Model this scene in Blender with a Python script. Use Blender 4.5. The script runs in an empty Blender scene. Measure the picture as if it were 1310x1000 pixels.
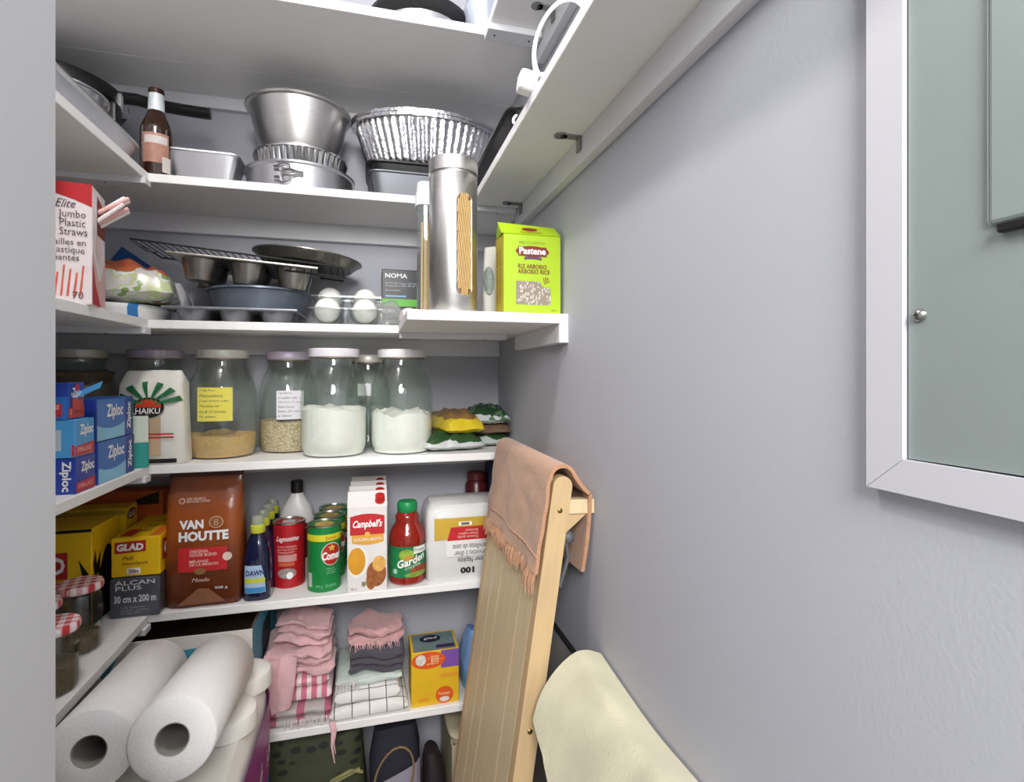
import bpy, bmesh, math, random
from mathutils import Vector, Matrix, noise

C = bpy.context.scene.collection
PI = math.pi
# ------------------------------------------------------------------ camera
FPX, CX, HOR = 677.0, 655.0, 478.0          # focal length in pixels, image centre, horizon row (1310x1000)
EYE = 1.30
YAW = math.atan(180.0 / FPX)
SY, CY = math.sin(YAW), math.cos(YAW)
cam_d = bpy.data.cameras.new('camera')
cam = bpy.data.objects.new('camera', cam_d)
C.objects.link(cam)
cam.location = (0, 0, EYE)
cam.rotation_euler = (PI / 2, 0, -YAW)
cam_d.sensor_width = 36.0
cam_d.lens = 36.0 * FPX / 1310.0
cam_d.shift_y = -(500.0 - HOR) / 1310.0
cam_d.clip_start = 0.01
bpy.context.scene.camera = cam
# ------------------------------------------------------------------ light
vs = bpy.context.scene.view_settings
vs.view_transform = 'Standard'
vs.look = 'None'
vs.gamma = 1.0
vs.use_curve_mapping = False
vs.exposure = 0.3
world = bpy.data.worlds.new('world')
bpy.context.scene.world = world
world.use_nodes = True
bpy.context.scene.cycles.transparent_max_bounces = 32
bg = world.node_tree.nodes['Background']
bg.inputs[0].default_value = (0.97, 0.99, 1.0, 1)
WORLD_STRENGTH = 0.62
bg.inputs[1].default_value = WORLD_STRENGTH
LAMP_STRENGTH = 120.0
LAMP_AT = (-0.27, 0.50, 2.30)
front_fill_d = bpy.data.lights.new('front_fill_light', 'AREA')       # added frontal fill from behind the camera, no lamp seen there
front_fill_d.shape = 'DISK'; front_fill_d.size = 0.75; front_fill_d.energy = 38.0; front_fill_d.color = (1.0, 0.99, 0.985)
front_fill = bpy.data.objects.new('front_fill_light', front_fill_d); C.objects.link(front_fill)
front_fill.location = (-0.12, -0.95, 2.06)
front_fill.rotation_euler = (Vector((-0.1, 1.3, 1.2)) - Vector(front_fill.location)).to_track_quat('-Z', 'Y').to_euler()

# ------------------------------------------------------------------ helpers
def xat(px, y):
    """world x on the ray through image column px at room depth y"""
    t = (px - CX) / FPX
    d = y / (CY - t * SY)
    return d * (SY + t * CY)

def lin(h):
    h = h.lstrip('#')
    o = []
    for i in (0, 2, 4):
        c = int(h[i:i + 2], 16) / 255.0
        o.append(c / 12.92 if c <= 0.04045 else ((c + 0.055) / 1.055) ** 2.4)
    return tuple(o) + (1.0,)

_mats = {}
class NT:
    def __init__(s, name):
        s.m = bpy.data.materials.new(name)
        s.m.use_nodes = True
        s.t = s.m.node_tree
        s.b = s.t.nodes['Principled BSDF']
        s.out = s.t.nodes['Material Output']
    def n(s, typ, **kw):
        nd = s.t.nodes.new(typ)
        for k, v in kw.items():
            if isinstance(k, str) and hasattr(nd, k):
                setattr(nd, k, v)
        return nd
    def l(s, a, b):
        s.t.links.new(a, b)
    def obj(s):
        return s.n('ShaderNodeTexCoord').outputs['Object']
    def math(s, op, a, b=None):
        nd = s.n('ShaderNodeMath', operation=op)
        for i, v in enumerate((a, b)):
            if v is None:
                continue
            if isinstance(v, (int, float)):
                nd.inputs[i].default_value = v
            else:
                s.l(v, nd.inputs[i])
        return nd.outputs[0]
    def mix(s, fac, a, b):
        nd = s.n('ShaderNodeMix', data_type='RGBA')
        for sock, v in ((nd.inputs[0], fac), (nd.inputs[6], a), (nd.inputs[7], b)):
            if isinstance(v, (int, float, tuple)):
                sock.default_value = v
            else:
                s.l(v, sock)
        return nd.outputs[2]

def M(key, col, rough=0.5, metal=0.0, var=0.06, scale=25.0, bump=0.0, bscale=150.0, stretch=None, sheen=0.0, coat=0.0, trans=0.0, spec=0.5):
    """a procedural material: one colour with noise in tone, and fine relief"""
    if key in _mats:
        return _mats[key]
    k = NT(key)
    c = lin(col)
    co = k.obj()
    if stretch:
        mp = k.n('ShaderNodeMapping')
        mp.inputs['Scale'].default_value = stretch
        k.l(co, mp.inputs[0]); co = mp.outputs[0]
    nz = k.n('ShaderNodeTexNoise')
    nz.inputs['Scale'].default_value = scale
    nz.inputs['Detail'].default_value = 4.0
    k.l(co, nz.inputs['Vector'])
    lo = tuple(max(0, x * (1 - var * 2)) for x in c[:3]) + (1,)
    hi = tuple(min(1, x * (1 + var * 2)) for x in c[:3]) + (1,)
    k.l(k.mix(nz.outputs[0], lo, hi), k.b.inputs['Base Color'])
    k.b.inputs['Roughness'].default_value = rough
    k.b.inputs['Metallic'].default_value = metal
    k.b.inputs['Specular IOR Level'].default_value = spec
    if sheen: k.b.inputs['Sheen Weight'].default_value = sheen
    if coat: k.b.inputs['Coat Weight'].default_value = coat
    if trans:
        k.b.inputs['Transmission Weight'].default_value = trans
    if bump:
        n2 = k.n('ShaderNodeTexNoise')
        n2.inputs['Scale'].default_value = bscale
        n2.inputs['Detail'].default_value = 3.0
        k.l(co, n2.inputs['Vector'])
        bp = k.n('ShaderNodeBump')
        bp.inputs['Strength'].default_value = bump
        bp.inputs['Distance'].default_value = 0.002
        k.l(n2.outputs[0], bp.inputs['Height'])
        k.l(bp.outputs[0], k.b.inputs['Normal'])
    _mats[key] = k.m
    return k.m

def glassy(key, tint, gloss=0.9, edge=0.25, rough=0.03, body=0.0):
    """thin clear glass or film: transparent, with a fresnel gloss and a little body colour"""
    if key in _mats:
        return _mats[key]
    k = NT(key)
    k.t.nodes.remove(k.b)
    tr = k.n('ShaderNodeBsdfTransparent'); tr.inputs[0].default_value = lin(tint)
    gl = k.n('ShaderNodeBsdfGlossy'); gl.inputs[0].default_value = (gloss, gloss, gloss, 1); gl.inputs[1].default_value = rough
    lw = k.n('ShaderNodeLayerWeight'); lw.inputs[0].default_value = .5
    fr = k.math('MULTIPLY_ADD', k.math('POWER', lw.outputs['Facing'], 4.0), edge * 2.4)
    fr.node.inputs[2].default_value = .035
    nz = k.n('ShaderNodeTexNoise'); nz.inputs['Scale'].default_value = 30
    k.l(k.obj(), nz.inputs['Vector'])
    bp = k.n('ShaderNodeBump'); bp.inputs['Strength'].default_value = 0.15; bp.inputs['Distance'].default_value = 0.002
    k.l(nz.outputs[0], bp.inputs['Height']); k.l(bp.outputs[0], gl.inputs['Normal'])
    m1 = k.n('ShaderNodeMixShader')
    k.l(fr, m1.inputs[0]); k.l(tr.outputs[0], m1.inputs[1]); k.l(gl.outputs[0], m1.inputs[2])
    last = m1.outputs[0]
    if body:
        df = k.n('ShaderNodeBsdfDiffuse'); df.inputs[0].default_value = lin(tint)
        m2 = k.n('ShaderNodeMixShader'); m2.inputs[0].default_value = body
        k.l(last, m2.inputs[1]); k.l(df.outputs[0], m2.inputs[2]); last = m2.outputs[0]
    k.l(last, k.out.inputs[0])
    _mats[key] = k.m
    return k.m

def grid_mat(key, base, line, s, wid, axes='xz', rough=0.95, soft=False, bump=0.4):
    """cloth or print with lines (wid < .5) or gingham (soft) along object axes"""
    if key in _mats:
        return _mats[key]
    k = NT(key)
    sp = k.n('ShaderNodeSeparateXYZ'); k.l(k.obj(), sp.inputs[0])
    fs = []
    for a in axes:
        f = k.math('FRACT', k.math('MULTIPLY', sp.outputs['xyz'.index(a)], s))
        fs.append(k.math('LESS_THAN', f, wid))
    if len(fs) == 1: fac = fs[0]
    elif soft:
        fac = k.math('MULTIPLY', k.math('ADD', fs[0], fs[1]), 0.5)
    else:
        fac = k.math('MAXIMUM', fs[0], fs[1])
    k.l(k.mix(fac, lin(base), lin(line)), k.b.inputs['Base Color'])
    k.b.inputs['Roughness'].default_value = rough
    if bump:
        n2 = k.n('ShaderNodeTexNoise'); n2.inputs['Scale'].default_value = 500
        k.l(k.obj(), n2.inputs['Vector'])
        bp = k.n('ShaderNodeBump'); bp.inputs['Strength'].default_value = bump; bp.inputs['Distance'].default_value = 0.002
        k.l(n2.outputs[0], bp.inputs['Height']); k.l(bp.outputs[0], k.b.inputs['Normal'])
    _mats[key] = k.m
    return k.m

def cell_mat(key, a, b, scale, pos=0.5, rough=0.7, stretch=(1, 1, 1), rand=1.0):
    """grains or dots: voronoi cells of colour a on b"""
    if key in _mats:
        return _mats[key]
    k = NT(key)
    mp = k.n('ShaderNodeMapping'); mp.inputs['Scale'].default_value = stretch
    k.l(k.obj(), mp.inputs[0])
    v = k.n('ShaderNodeTexVoronoi'); v.inputs['Scale'].default_value = scale; v.inputs['Randomness'].default_value = rand
    k.l(mp.outputs[0], v.inputs['Vector'])
    rp = k.n('ShaderNodeValToRGB')
    rp.color_ramp.elements[0].position = pos; rp.color_ramp.elements[0].color = lin(a)
    rp.color_ramp.elements[1].position = min(1, pos + 0.08); rp.color_ramp.elements[1].color = lin(b)
    k.l(v.outputs['Distance'], rp.inputs[0])
    k.l(rp.outputs[0], k.b.inputs['Base Color'])
    k.b.inputs['Roughness'].default_value = rough
    _mats[key] = k.m
    return k.m

def emit_mat(key, col, strength):
    k = NT(key)
    k.b.inputs['Base Color'].default_value = lin(col)
    k.b.inputs['Emission Color'].default_value = lin(col)
    k.b.inputs['Emission Strength'].default_value = strength
    return k.m

# ------------------------------------------------------------------ meshes: a mesh is (verts, faces)
def ident(v): return v
def xf(ms, mat):
    return [tuple(mat @ Vector(v)) for v in ms[0]], ms[1]
def mv(ms, x=0, y=0, z=0):
    return [(v[0] + x, v[1] + y, v[2] + z) for v in ms[0]], ms[1]
def rotm(ax, a, at=(0, 0, 0)):
    T = Matrix.Translation(at)
    return T @ Matrix.Rotation(a, 4, ax) @ T.inverted()
def join(*lst):
    V, F = [], []
    for v, f in lst:
        o = len(V); V += list(v); F += [tuple(i + o for i in q) for q in f]
    return V, F
def warp(ms, fn):
    return [tuple(fn(*v)) for v in ms[0]], ms[1]

def box(x0, y0, z0, x1, y1, z1, bev=0.0, seg=1):
    bm = bmesh.new()
    bmesh.ops.create_cube(bm, size=1)
    for v in bm.verts:
        v.co = Vector((x0 + (v.co.x + .5) * (x1 - x0), y0 + (v.co.y + .5) * (y1 - y0), z0 + (v.co.z + .5) * (z1 - z0)))
    if bev:
        bmesh.ops.bevel(bm, geom=bm.edges[:], offset=bev, segments=seg, profile=0.5, affect='EDGES')
    bm.verts.index_update()
    r = [tuple(v.co) for v in bm.verts], [tuple(v.index for v in f.verts) for f in bm.faces]
    bm.free()
    return r

def lathe(prof, seg=32, flute=0, amp=0.0, fz=None, sx=1.0, sy=1.0):
    """prof: (r, z) list; flute: number of ripples round the side"""
    V, F = [], []
    n = len(prof)
    for j in range(seg):
        a = 2 * PI * j / seg
        for i, (r, z) in enumerate(prof):
            rr = r
            if flute and (fz is None or fz[0] <= z <= fz[1]):
                rr = r + amp * math.cos(flute * a)
            V.append((rr * math.cos(a) * sx, rr * math.sin(a) * sy, z))
    for j in range(seg):
        k = (j + 1) % seg
        for i in range(n - 1):
            F.append((j * n + i, k * n + i, k * n + i + 1, j * n + i + 1))
    if prof[0] == prof[-1]: return V, F
    if prof[0][0] > 1e-6: F.append(tuple(j * n for j in reversed(range(seg))))
    if prof[-1][0] > 1e-6: F.append(tuple(j * n + n - 1 for j in range(seg)))
    return V, F

def tube(path, r, seg=8, closed=False, flat=1.0, taper=None):
    P = [Vector(p) for p in path]
    V, F = [], []
    n = len(P)
    up = None
    for i, p in enumerate(P):
        if closed: d = P[(i + 1) % n] - P[i - 1]
        else: d = P[min(i + 1, n - 1)] - P[max(i - 1, 0)]
        d.normalize()
        if up is None:
            up = Vector((0, 0, 1)) if abs(d.z) < .9 else Vector((1, 0, 0))
        s = d.cross(up)
        if s.length < 1e-6: s = d.orthogonal()
        s.normalize(); up = s.cross(d).normalized()
        rr = r if taper is None else r * (1 + (taper - 1) * i / max(1, n - 1))
        for j in range(seg):
            a = 2 * PI * j / seg
            V.append(tuple(p + s * (rr * math.cos(a)) + up * (rr * flat * math.sin(a))))
    for i in range(n if closed else n - 1):
        k = (i + 1) % n
        for j in range(seg):
            q = (j + 1) % seg
            F.append((i * seg + j, i * seg + q, k * seg + q, k * seg + j))
    if not closed:
        F.append(tuple(range(seg))[::-1]); F.append(tuple((n - 1) * seg + j for j in range(seg)))
    return V, F

def sph(c, r, seg=16, rings=10, sz=1.0):
    prof = [(r * math.sin(PI * i / rings), -r * sz * math.cos(PI * i / rings)) for i in range(rings + 1)]
    prof[0] = (0, prof[0][1]); prof[-1] = (0, prof[-1][1])
    return mv(lathe(prof, seg), *c)

def sel(a, n):
    c, s = math.cos(a), math.sin(a)
    return math.copysign(abs(c) ** (2 / n), c), math.copysign(abs(s) ** (2 / n), s)

def loft(sec, seg=32):
    """sec: (z, half width, half depth, exponent) rings, capped"""
    V, F = [], []
    for z, a, b, n in sec:
        for j in range(seg):
            c, s = sel(2 * PI * j / seg, n)
            V.append((a * c, b * s, z))
    for i in range(len(sec) - 1):
        for j in range(seg):
            k = (j + 1) % seg
            F.append((i * seg + j, i * seg + k, (i + 1) * seg + k, (i + 1) * seg + j))
    F.append(tuple(range(seg))[::-1]); F.append(tuple((len(sec) - 1) * seg + j for j in range(seg)))
    return V, F

def sheet(fn, nu, nv, th):
    """closed cloth from fn(u, v) -> point, th thick"""
    P = [[Vector(fn(i / nu, j / nv)) for j in range(nv + 1)] for i in range(nu + 1)]
    V, F = [], []
    for side in (0, 1):
        for i in range(nu + 1):
            for j in range(nv + 1):
                du = P[min(i + 1, nu)][j] - P[max(i - 1, 0)][j]
                dv = P[i][min(j + 1, nv)] - P[i][max(j - 1, 0)]
                nn = du.cross(dv)
                if nn.length > 1e-12: nn.normalize()
                V.append(tuple(P[i][j] + nn * (th / 2 if side == 0 else -th / 2)))
    W = nv + 1; N = (nu + 1) * W
    for i in range(nu):
        for j in range(nv):
            a, b, c, d = i * W + j, (i + 1) * W + j, (i + 1) * W + j + 1, i * W + j + 1
            F.append((a, b, c, d)); F.append((N + d, N + c, N + b, N + a))
    for i in range(nu):
        a, b = i * W, (i + 1) * W
        F.append((b, a, N + a, N + b))
        a, b = i * W + nv, (i + 1) * W + nv
        F.append((a, b, N + b, N + a))
    for j in range(nv):
        a, b = j, j + 1
        F.append((a, b, N + b, N + a))
        a, b = nu * W + j, nu * W + j + 1
        F.append((b, a, N + a, N + b))
    return V, F

def nz3(x, y, z, s, seed=0.0):
    return noise.noise(Vector((x * s + seed, y * s - seed, z * s + 2 * seed)))
def rough_up(ms, amp, s, seed=0.0):
    """push the points of a mesh about with noise (cloth, bags)"""
    return warp(ms, lambda x, y, z: (x + amp * nz3(x, y, z, s, seed), y + amp * nz3(x, y, z, s, seed + 7.3), z + amp * nz3(x, y, z, s, seed + 13.1)))

def slab(w, d, h, nx=20, nr=14, ex=4.0):
    """soft rounded slab lying on z=0, centred, rounded front and back edges and ends"""
    V, F = [], []
    for i in range(nx + 1):
        u = -1 + 2 * i / nx
        q = max(0.02, (1 - abs(u) ** 8)) ** 0.35
        for j in range(nr):
            c, s = sel(2 * PI * j / nr, ex)
            V.append((u * w / 2, c * d / 2 * (0.94 + 0.06 * q), h / 2 + s * h / 2 * q))
    for i in range(nx):
        for j in range(nr):
            k = (j + 1) % nr
            F.append((i * nr + j, i * nr + k, (i + 1) * nr + k, (i + 1) * nr + j))
    F.append(tuple(range(nr))[::-1]); F.append(tuple(nx * nr + j for j in range(nr)))
    return V, F

def pillow(w, d, h, amp=0.0, seed=0.0, n=20, flat=0.25):
    """closed pouch lying on z=0 with crimped ends"""
    def f(side):
        def g(u, v):
            x, y = 2 * u - 1, 2 * v - 1
            t = (max(0, 1 - abs(x) ** 3)) ** .5 * (max(0, 1 - abs(y) ** 4)) ** .5
            t *= 1 + amp * noise.noise(Vector((x * 3 + seed, y * 3, side * 3.0)))
            zz = h * flat + (h * (1 - flat) * t if side > 0 else -h * flat * t)
            return (x * w / 2, y * d / 2, zz)
        return g
    V, F = [], []
    for side in (1, -1):
        o = len(V); g = f(side)
        for i in range(n + 1):
            for j in range(n + 1): V.append(g(i / n, j / n))
        for i in range(n):
            for j in range(n):
                q = (o + i * (n + 1) + j, o + (i + 1) * (n + 1) + j, o + (i + 1) * (n + 1) + j + 1, o + i * (n + 1) + j + 1)
                F.append(q if side > 0 else q[::-1])
    return V, F

# ------------------------------------------------------------------ objects
def obj(name, ms, mat, parent=None, smooth=False, label=None, kind=None):
    me = bpy.data.meshes.new(name)
    me.from_pydata([tuple(v) for v in ms[0]], [], ms[1])
    me.validate()
    me.materials.append(mat)
    if smooth:
        me.shade_smooth()
        try: me.set_sharp_from_angle(angle=math.radians(smooth if smooth is not True else 40))
        except Exception: pass
    o = bpy.data.objects.new(name, me)
    C.objects.link(o)
    if parent is not None: o.parent = parent
    if label: o['label'] = label
    if kind: o['kind'] = kind
    return o

def thing(name, label, cat, loc=(0, 0, 0), rz=0.0, group=None, rot=None):
    o = bpy.data.objects.new(name, None)
    C.objects.link(o)
    o.empty_display_size = 0.02
    o.location = loc
    o.rotation_euler = rot if rot else (0, 0, rz)
    o['label'] = label; o['category'] = cat
    if group: o['group'] = group
    return o
def tag(o, label, cat, group=None, loc=None, rz=None):
    o['label'] = label; o['category'] = cat
    if group: o['group'] = group
    if loc is not None: o.location = loc
    if rz is not None: o.rotation_euler = (0, 0, rz)
    return o
def struct(name, ms, mat, label=None):
    o = obj(name, ms, mat)
    o['kind'] = 'structure'
    if label: o['label'] = label
    return o
def dup(root, loc, rz=None, label=None):
    r = root.copy(); C.objects.link(r); r.location = loc
    if rz is not None: r.rotation_euler = (0, 0, rz)
    if label: r['label'] = label
    for ch in list(root.children):
        c = ch.copy(); C.objects.link(c); c.parent = r
        for g in ch.children:
            e = g.copy(); C.objects.link(e); e.parent = c
    return r

# surfaces to print on: S(u, v, eps) -> point
def faces(w, d, h):
    return {
        'front': lambda u, v, e: (-w / 2 + u, -d / 2 - e, v),
        'right': lambda u, v, e: (w / 2 + e, -d / 2 + u, v),
        'left': lambda u, v, e: (-w / 2 - e, d / 2 - u, v),
        'top': lambda u, v, e: (-w / 2 + u, -d / 2 + v, h + e),
    }
def cyl(r, a0=-PI / 2):
    return lambda u, v, e: ((r + e) * math.cos(a0 + u / r), (r + e) * math.sin(a0 + u / r), v)
def lofts(sec, disp=None):
    def S(u, v, e):
        for i in range(len(sec) - 1):
            if sec[i][0] <= v <= sec[i + 1][0]: break
        p, q = sec[i], sec[i + 1]
        t = (v - p[0]) / max(1e-9, q[0] - p[0]); t = min(1, max(0, t))
        a, b, n = (p[k] + (q[k] - p[k]) * t for k in (1, 2, 3))
        x = min(abs(u) / a, 0.995)
        return (u, -b * (1 - x ** n) ** (1 / n) - e, v)
    return S
def panel(parent, name, S, r, mat, e=0.0006, n=(8, 6), shape=None, label=None):
    """printed patch over the u/v rectangle r; shape(s, t) -> (s', t') bends its outline"""
    u0, v0, u1, v1 = r
    V, F = [], []
    for i in range(n[0] + 1):
        for j in range(n[1] + 1):
            s, t = i / n[0], j / n[1]
            if shape: s, t = shape(s, t)
            V.append(S(u0 + (u1 - u0) * s, v0 + (v1 - v0) * t, e))
    W = n[1] + 1
    for i in range(n[0]):
        for j in range(n[1]):
            F.append((i * W + j, (i + 1) * W + j, (i + 1) * W + j + 1, i * W + j + 1))
    return obj(name, (V, F), mat, parent, label=label)
def disc(parent, name, S, uc, vc, ru, rv, mat, e=0.0007, seg=24, a0=0.0, a1=2 * PI, rings=3):
    V, F = [S(uc, vc, e)], []
    for k in range(1, rings + 1):
        for j in range(seg + 1):
            a = a0 + (a1 - a0) * j / seg
            V.append(S(uc + ru * k / rings * math.cos(a), vc + rv * k / rings * math.sin(a), e))
    W = seg + 1
    for j in range(seg):
        F.append((0, 1 + j, 2 + j))
        for k in range(rings - 1):
            F.append((1 + k * W + j, 1 + (k + 1) * W + j, 2 + (k + 1) * W + j, 2 + k * W + j))
    return obj(name, (V, F), mat, parent)
def poly(parent, name, S, pts, mat, e=0.0007):
    return obj(name, ([S(u, v, e) for u, v in pts], [tuple(range(len(pts)))]), mat, parent)
_txt = {}
def text(parent, S, s, r, mat, e=0.0011, rot=0, shear=0.0, bold=0.0, name='lettering'):
    """lettering fitted to the u/v rectangle r, turned by rot quarter turns"""
    key = (s, shear, bold)
    if key not in _txt:
        cu = bpy.data.curves.new('lettering', 'FONT')
        cu.body = s; cu.size = 1.0; cu.resolution_u = 2
        cu.shear = shear; cu.offset = bold; cu.align_x = 'LEFT'
        cu.space_line = 0.85
        to = bpy.data.objects.new('lettering_source', cu)
        C.objects.link(to)
        bpy.context.view_layer.update()
        me = bpy.data.meshes.new_from_object(to.evaluated_get(bpy.context.evaluated_depsgraph_get()))
        vv = [tuple(v.co) for v in me.vertices]; ff = [tuple(p.vertices) for p in me.polygons]
        bpy.data.objects.remove(to); bpy.data.curves.remove(cu); bpy.data.meshes.remove(me)
        x0 = min(v[0] for v in vv); x1 = max(v[0] for v in vv); y0 = min(v[1] for v in vv); y1 = max(v[1] for v in vv)
        _txt[key] = ([((v[0] - x0) / (x1 - x0), (v[1] - y0) / (y1 - y0)) for v in vv], ff)
    vv, ff = _txt[key]
    u0, v0, u1, v1 = r
    V = []
    for a, b in vv:
        if rot == 1: a, b = 1 - b, a
        elif rot == 2: a, b = 1 - a, 1 - b
        elif rot == 3: a, b = b, 1 - a
        V.append(S(u0 + (u1 - u0) * a, v0 + (v1 - v0) * b, e))
    return obj(name, (V, ff), mat, parent)

def carton(name, label, cat, loc, rz, w, d, h, mat, group=None, bev=0.0015, rot=None):
    t = thing(name, label, cat, loc, rz, group, rot)
    obj('body', box(-w / 2, -d / 2, 0, w / 2, d / 2, h, bev), mat, t)
    return t, faces(w, d, h)

# ------------------------------------------------------------------ materials used in many places
WHITE = M('white_print', 'F4F4F2', .6, var=.01)
BLACK = M('black_print', '141414', .5, var=.02)
RED = M('red_print', 'C2222A', .45, var=.04)
YEL = M('yellow_print', 'F2C40C', .45, var=.04)
m_wall = M('wall_paint', 'B4B5BD', .75, var=.012, scale=6, bump=.12, bscale=260)
m_shelf = M('shelf_paint', 'F1F0EE', .45, var=.02, scale=9, bump=.04, bscale=120)
m_cleat = M('cleat_paint', 'DFDFE2', .55, var=.03, scale=14, bump=.06, bscale=140)
m_jamb = M('jamb_paint', 'C8C8CA', .6, var=.012, scale=6, bump=.05, bscale=200)
m_floor = M('floor_vinyl', '8C8078', .5, var=.1, scale=12)
m_steel = M('steel', 'C4C4C6', .26, 1.0, var=.05, scale=14, bump=.03, bscale=90)
m_brushed = M('brushed_steel', 'CFCDCA', .34, 1.0, var=.06, scale=20, stretch=(1, 1, 14), bump=.04, bscale=60)
m_alu = M('aluminium_pan', 'CDCDD0', .38, 1.0, var=.08, scale=18)
m_dark_pan = M('nonstick_grey', '5B5D62', .4, .6, var=.1, scale=18)
m_black_pan = M('nonstick_black', '17171A', .35, .2, var=.1, scale=18)
m_blackpl = M('black_plastic', '121214', .45, var=.05)
m_screw = M('screw_metal', '9A9A98', .3, 1.0)
m_hole = M('screw_hole', '3A3A3A', .8)
m_glass = glassy('clear_glass', 'FBFDFB', edge=.22)
m_film = glassy('clear_film', 'FCFDFD', edge=.3, rough=.12, body=.10)

# ------------------------------------------------------------------ the room
XL, XR, YB, YF, ZC = -0.82, 0.357, 1.50, 1.25, 2.46
S0, S1, S2, S3, S4, S5 = 2.018, 1.715, 1.412, 1.110, 0.803, 0.514
TH = 0.018
struct('floor', box(XL - .1, -1.2, -.05, XR + .1, YB + .1, 0), m_floor, 'dim beige floor of the pantry')
struct('wall_back', box(XL - .1, YB, 0, XR + .1, YB + .1, ZC), m_wall, 'lavender grey back wall behind the shelves')
struct('wall_right', box(XR, -1.2, 0, XR + .1, YB, ZC), m_wall, 'lavender grey right wall with the electrical panel')
struct('wall_left', box(XL - .1, .30, 0, XL, YB, ZC), m_wall, 'lavender grey left wall behind the side shelves')
struct('ceiling', box(XL - .1, .30, ZC, XR + .1, YB + .1, ZC + .08), m_wall, 'pale ceiling above the pantry')
struct('wall_front', box(XL - .1, .25, 0, -.232, .395, ZC), m_jamb, 'grey wall beside the pantry doorway')
struct('trim_1', box(-.232, .20, 0, -.20, .415, ZC, .003), m_jamb, 'smooth grey door jamb at the left edge')

def shelf(label, x0, y0, x1, y1, zt, cleats=(), strips=(), screws=(), planks=None, brackets=()):
    t = thing('shelf', label, 'shelf', ((x0 + x1) / 2, (y0 + y1) / 2, zt - TH), 0, 'white painted pantry shelves')
    ox, oy, oz = t.location
    for (a, b, c, d) in (planks or [(x0, y0, x1, y1)]):
        obj('board', box(a - ox, b - oy, 0, c - ox, d - oy, TH, .0012), m_shelf, t)
    for (a, b, c, d, hh) in cleats:
        obj('cleat', box(a - ox, b - oy, -hh, c - ox, d - oy, 0, .001), m_cleat, t)
    for (a, b, c, d) in strips:
        obj('joint_strip', box(a - ox, b - oy, -.013, c - ox, d - oy, 0, .001), m_cleat, t)
        for fx in (.15, .8):
            obj('screw', mv(lathe([(0, -.0015), (.0022, -.001), (.0022, 0)], 10), a + (c - a) * fx - ox, (b + d) / 2 - oy, -.013), m_hole, t)
    for (a, b) in brackets:
        tb = obj('bracket', join(box(a - ox - .030, b - oy - .008, -.0022, XR - .0185 - ox, b - oy + .008, 0, .0008),
                                 mv(lathe([(.0115, -.0022), (.0115, 0)], 14), a - ox - .030, b - oy, 0),
                                 box(XR - .0225 - ox, b - oy - .008, -.024, XR - .0185 - ox, b - oy + .008, 0, .0006)), m_screw, t)
        obj('screw', mv(lathe([(0, -.0015), (.003, -.001), (.003, 0)], 10), a - ox - .028, b - oy, -.0022), m_hole, tb)
    return t
CB = lambda hh=.045: (XL, YB - .018, XR, YB, hh)
XE = -.445; XQ = .229
shelf('topmost wide white shelf, seen from below across the back wall', XL, 1.07, XR, YB, S0, [CB(.03)], [],
      planks=[(XL, 1.07, XR, 1.34), (XL, 1.3402, XR, YB)])
shelf('narrow white shelf high on the right wall, above the white cable', XQ, .33, XR, 1.069, S0, [(XR - .018, .33, XR, 1.069, .043)],
      [(XQ - .004, 1.028, XR - .02, 1.068)], brackets=[(.335, .96)])
shelf('white back shelf carrying the baking pans and foil tray', XL, YF, XR, YB, S1, [CB()])
shelf('white left shelf holding the pressure cooker and roasting pan', XL, .45, XE, YF - .001, S1, [], [(XL, YF - .03, XE + .005, YF - .001)])
shelf('narrow white shelf on the right wall with the white cable on it', XQ, .30, XR, YF - .001, S1, [(XR - .018, .30, XR, YF - .001, .043)],
      [(XQ - .12, YF - .028, XR - .02, YF - .001)], brackets=[(.335, .83), (.335, 1.19)])
shelf('white back shelf carrying the muffin tins and cooling rack', XL, YF, XR, YB, S2, [CB()])
shelf('white left shelf holding the box of drinking straws', XL, .45, XE, YF - .001, S2, [], [(XL, YF - .03, XE + .005, YF - .001)])
shelf('short white shelf on the right wall under the steel canister', .06, .931, XR, YF - .001, S2, [(XR - .018, .931, XR, YF - .001, .036)],
      [(.062, YF - .028, XR - .045, YF - .001)])
shelf('white back shelf carrying the row of large glass jars', XL, YF, XR, YB, S3, [CB()])
shelf('white left shelf holding the stacked blue bag boxes', XL, .45, XE, YF - .001, S3, [], [(XL, YF - .03, XE + .005, YF - .001)])
shelf('white back shelf carrying the coffee bag, cans and cartons', XL, YF, XR, YB, S4, [CB()])
shelf('white left shelf holding jars with red checked lids', XL, .45, XE, YF - .001, S4, [], [(XL, YF - .03, XE + .005, YF - .001)])
shelf('lowest white back shelf carrying the folded towels', XL, YF, XR, YB, S5, [CB()])

# ceiling lamp of the pantry (above the frame)
lt = thing('ceiling_lamp', 'round globe lamp on the pantry ceiling', 'lamp', LAMP_AT)
obj('globe', sph((0, 0, 0), .055, 20, 12), emit_mat('lamp_globe', 'FFFAF4', LAMP_STRENGTH), lt, True)
obj('socket', lathe([(.05, ZC - LAMP_AT[2]), (.05, .075), (.03, .05), (.0, .05)][::-1], 20), m_shelf, lt, True)

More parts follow.
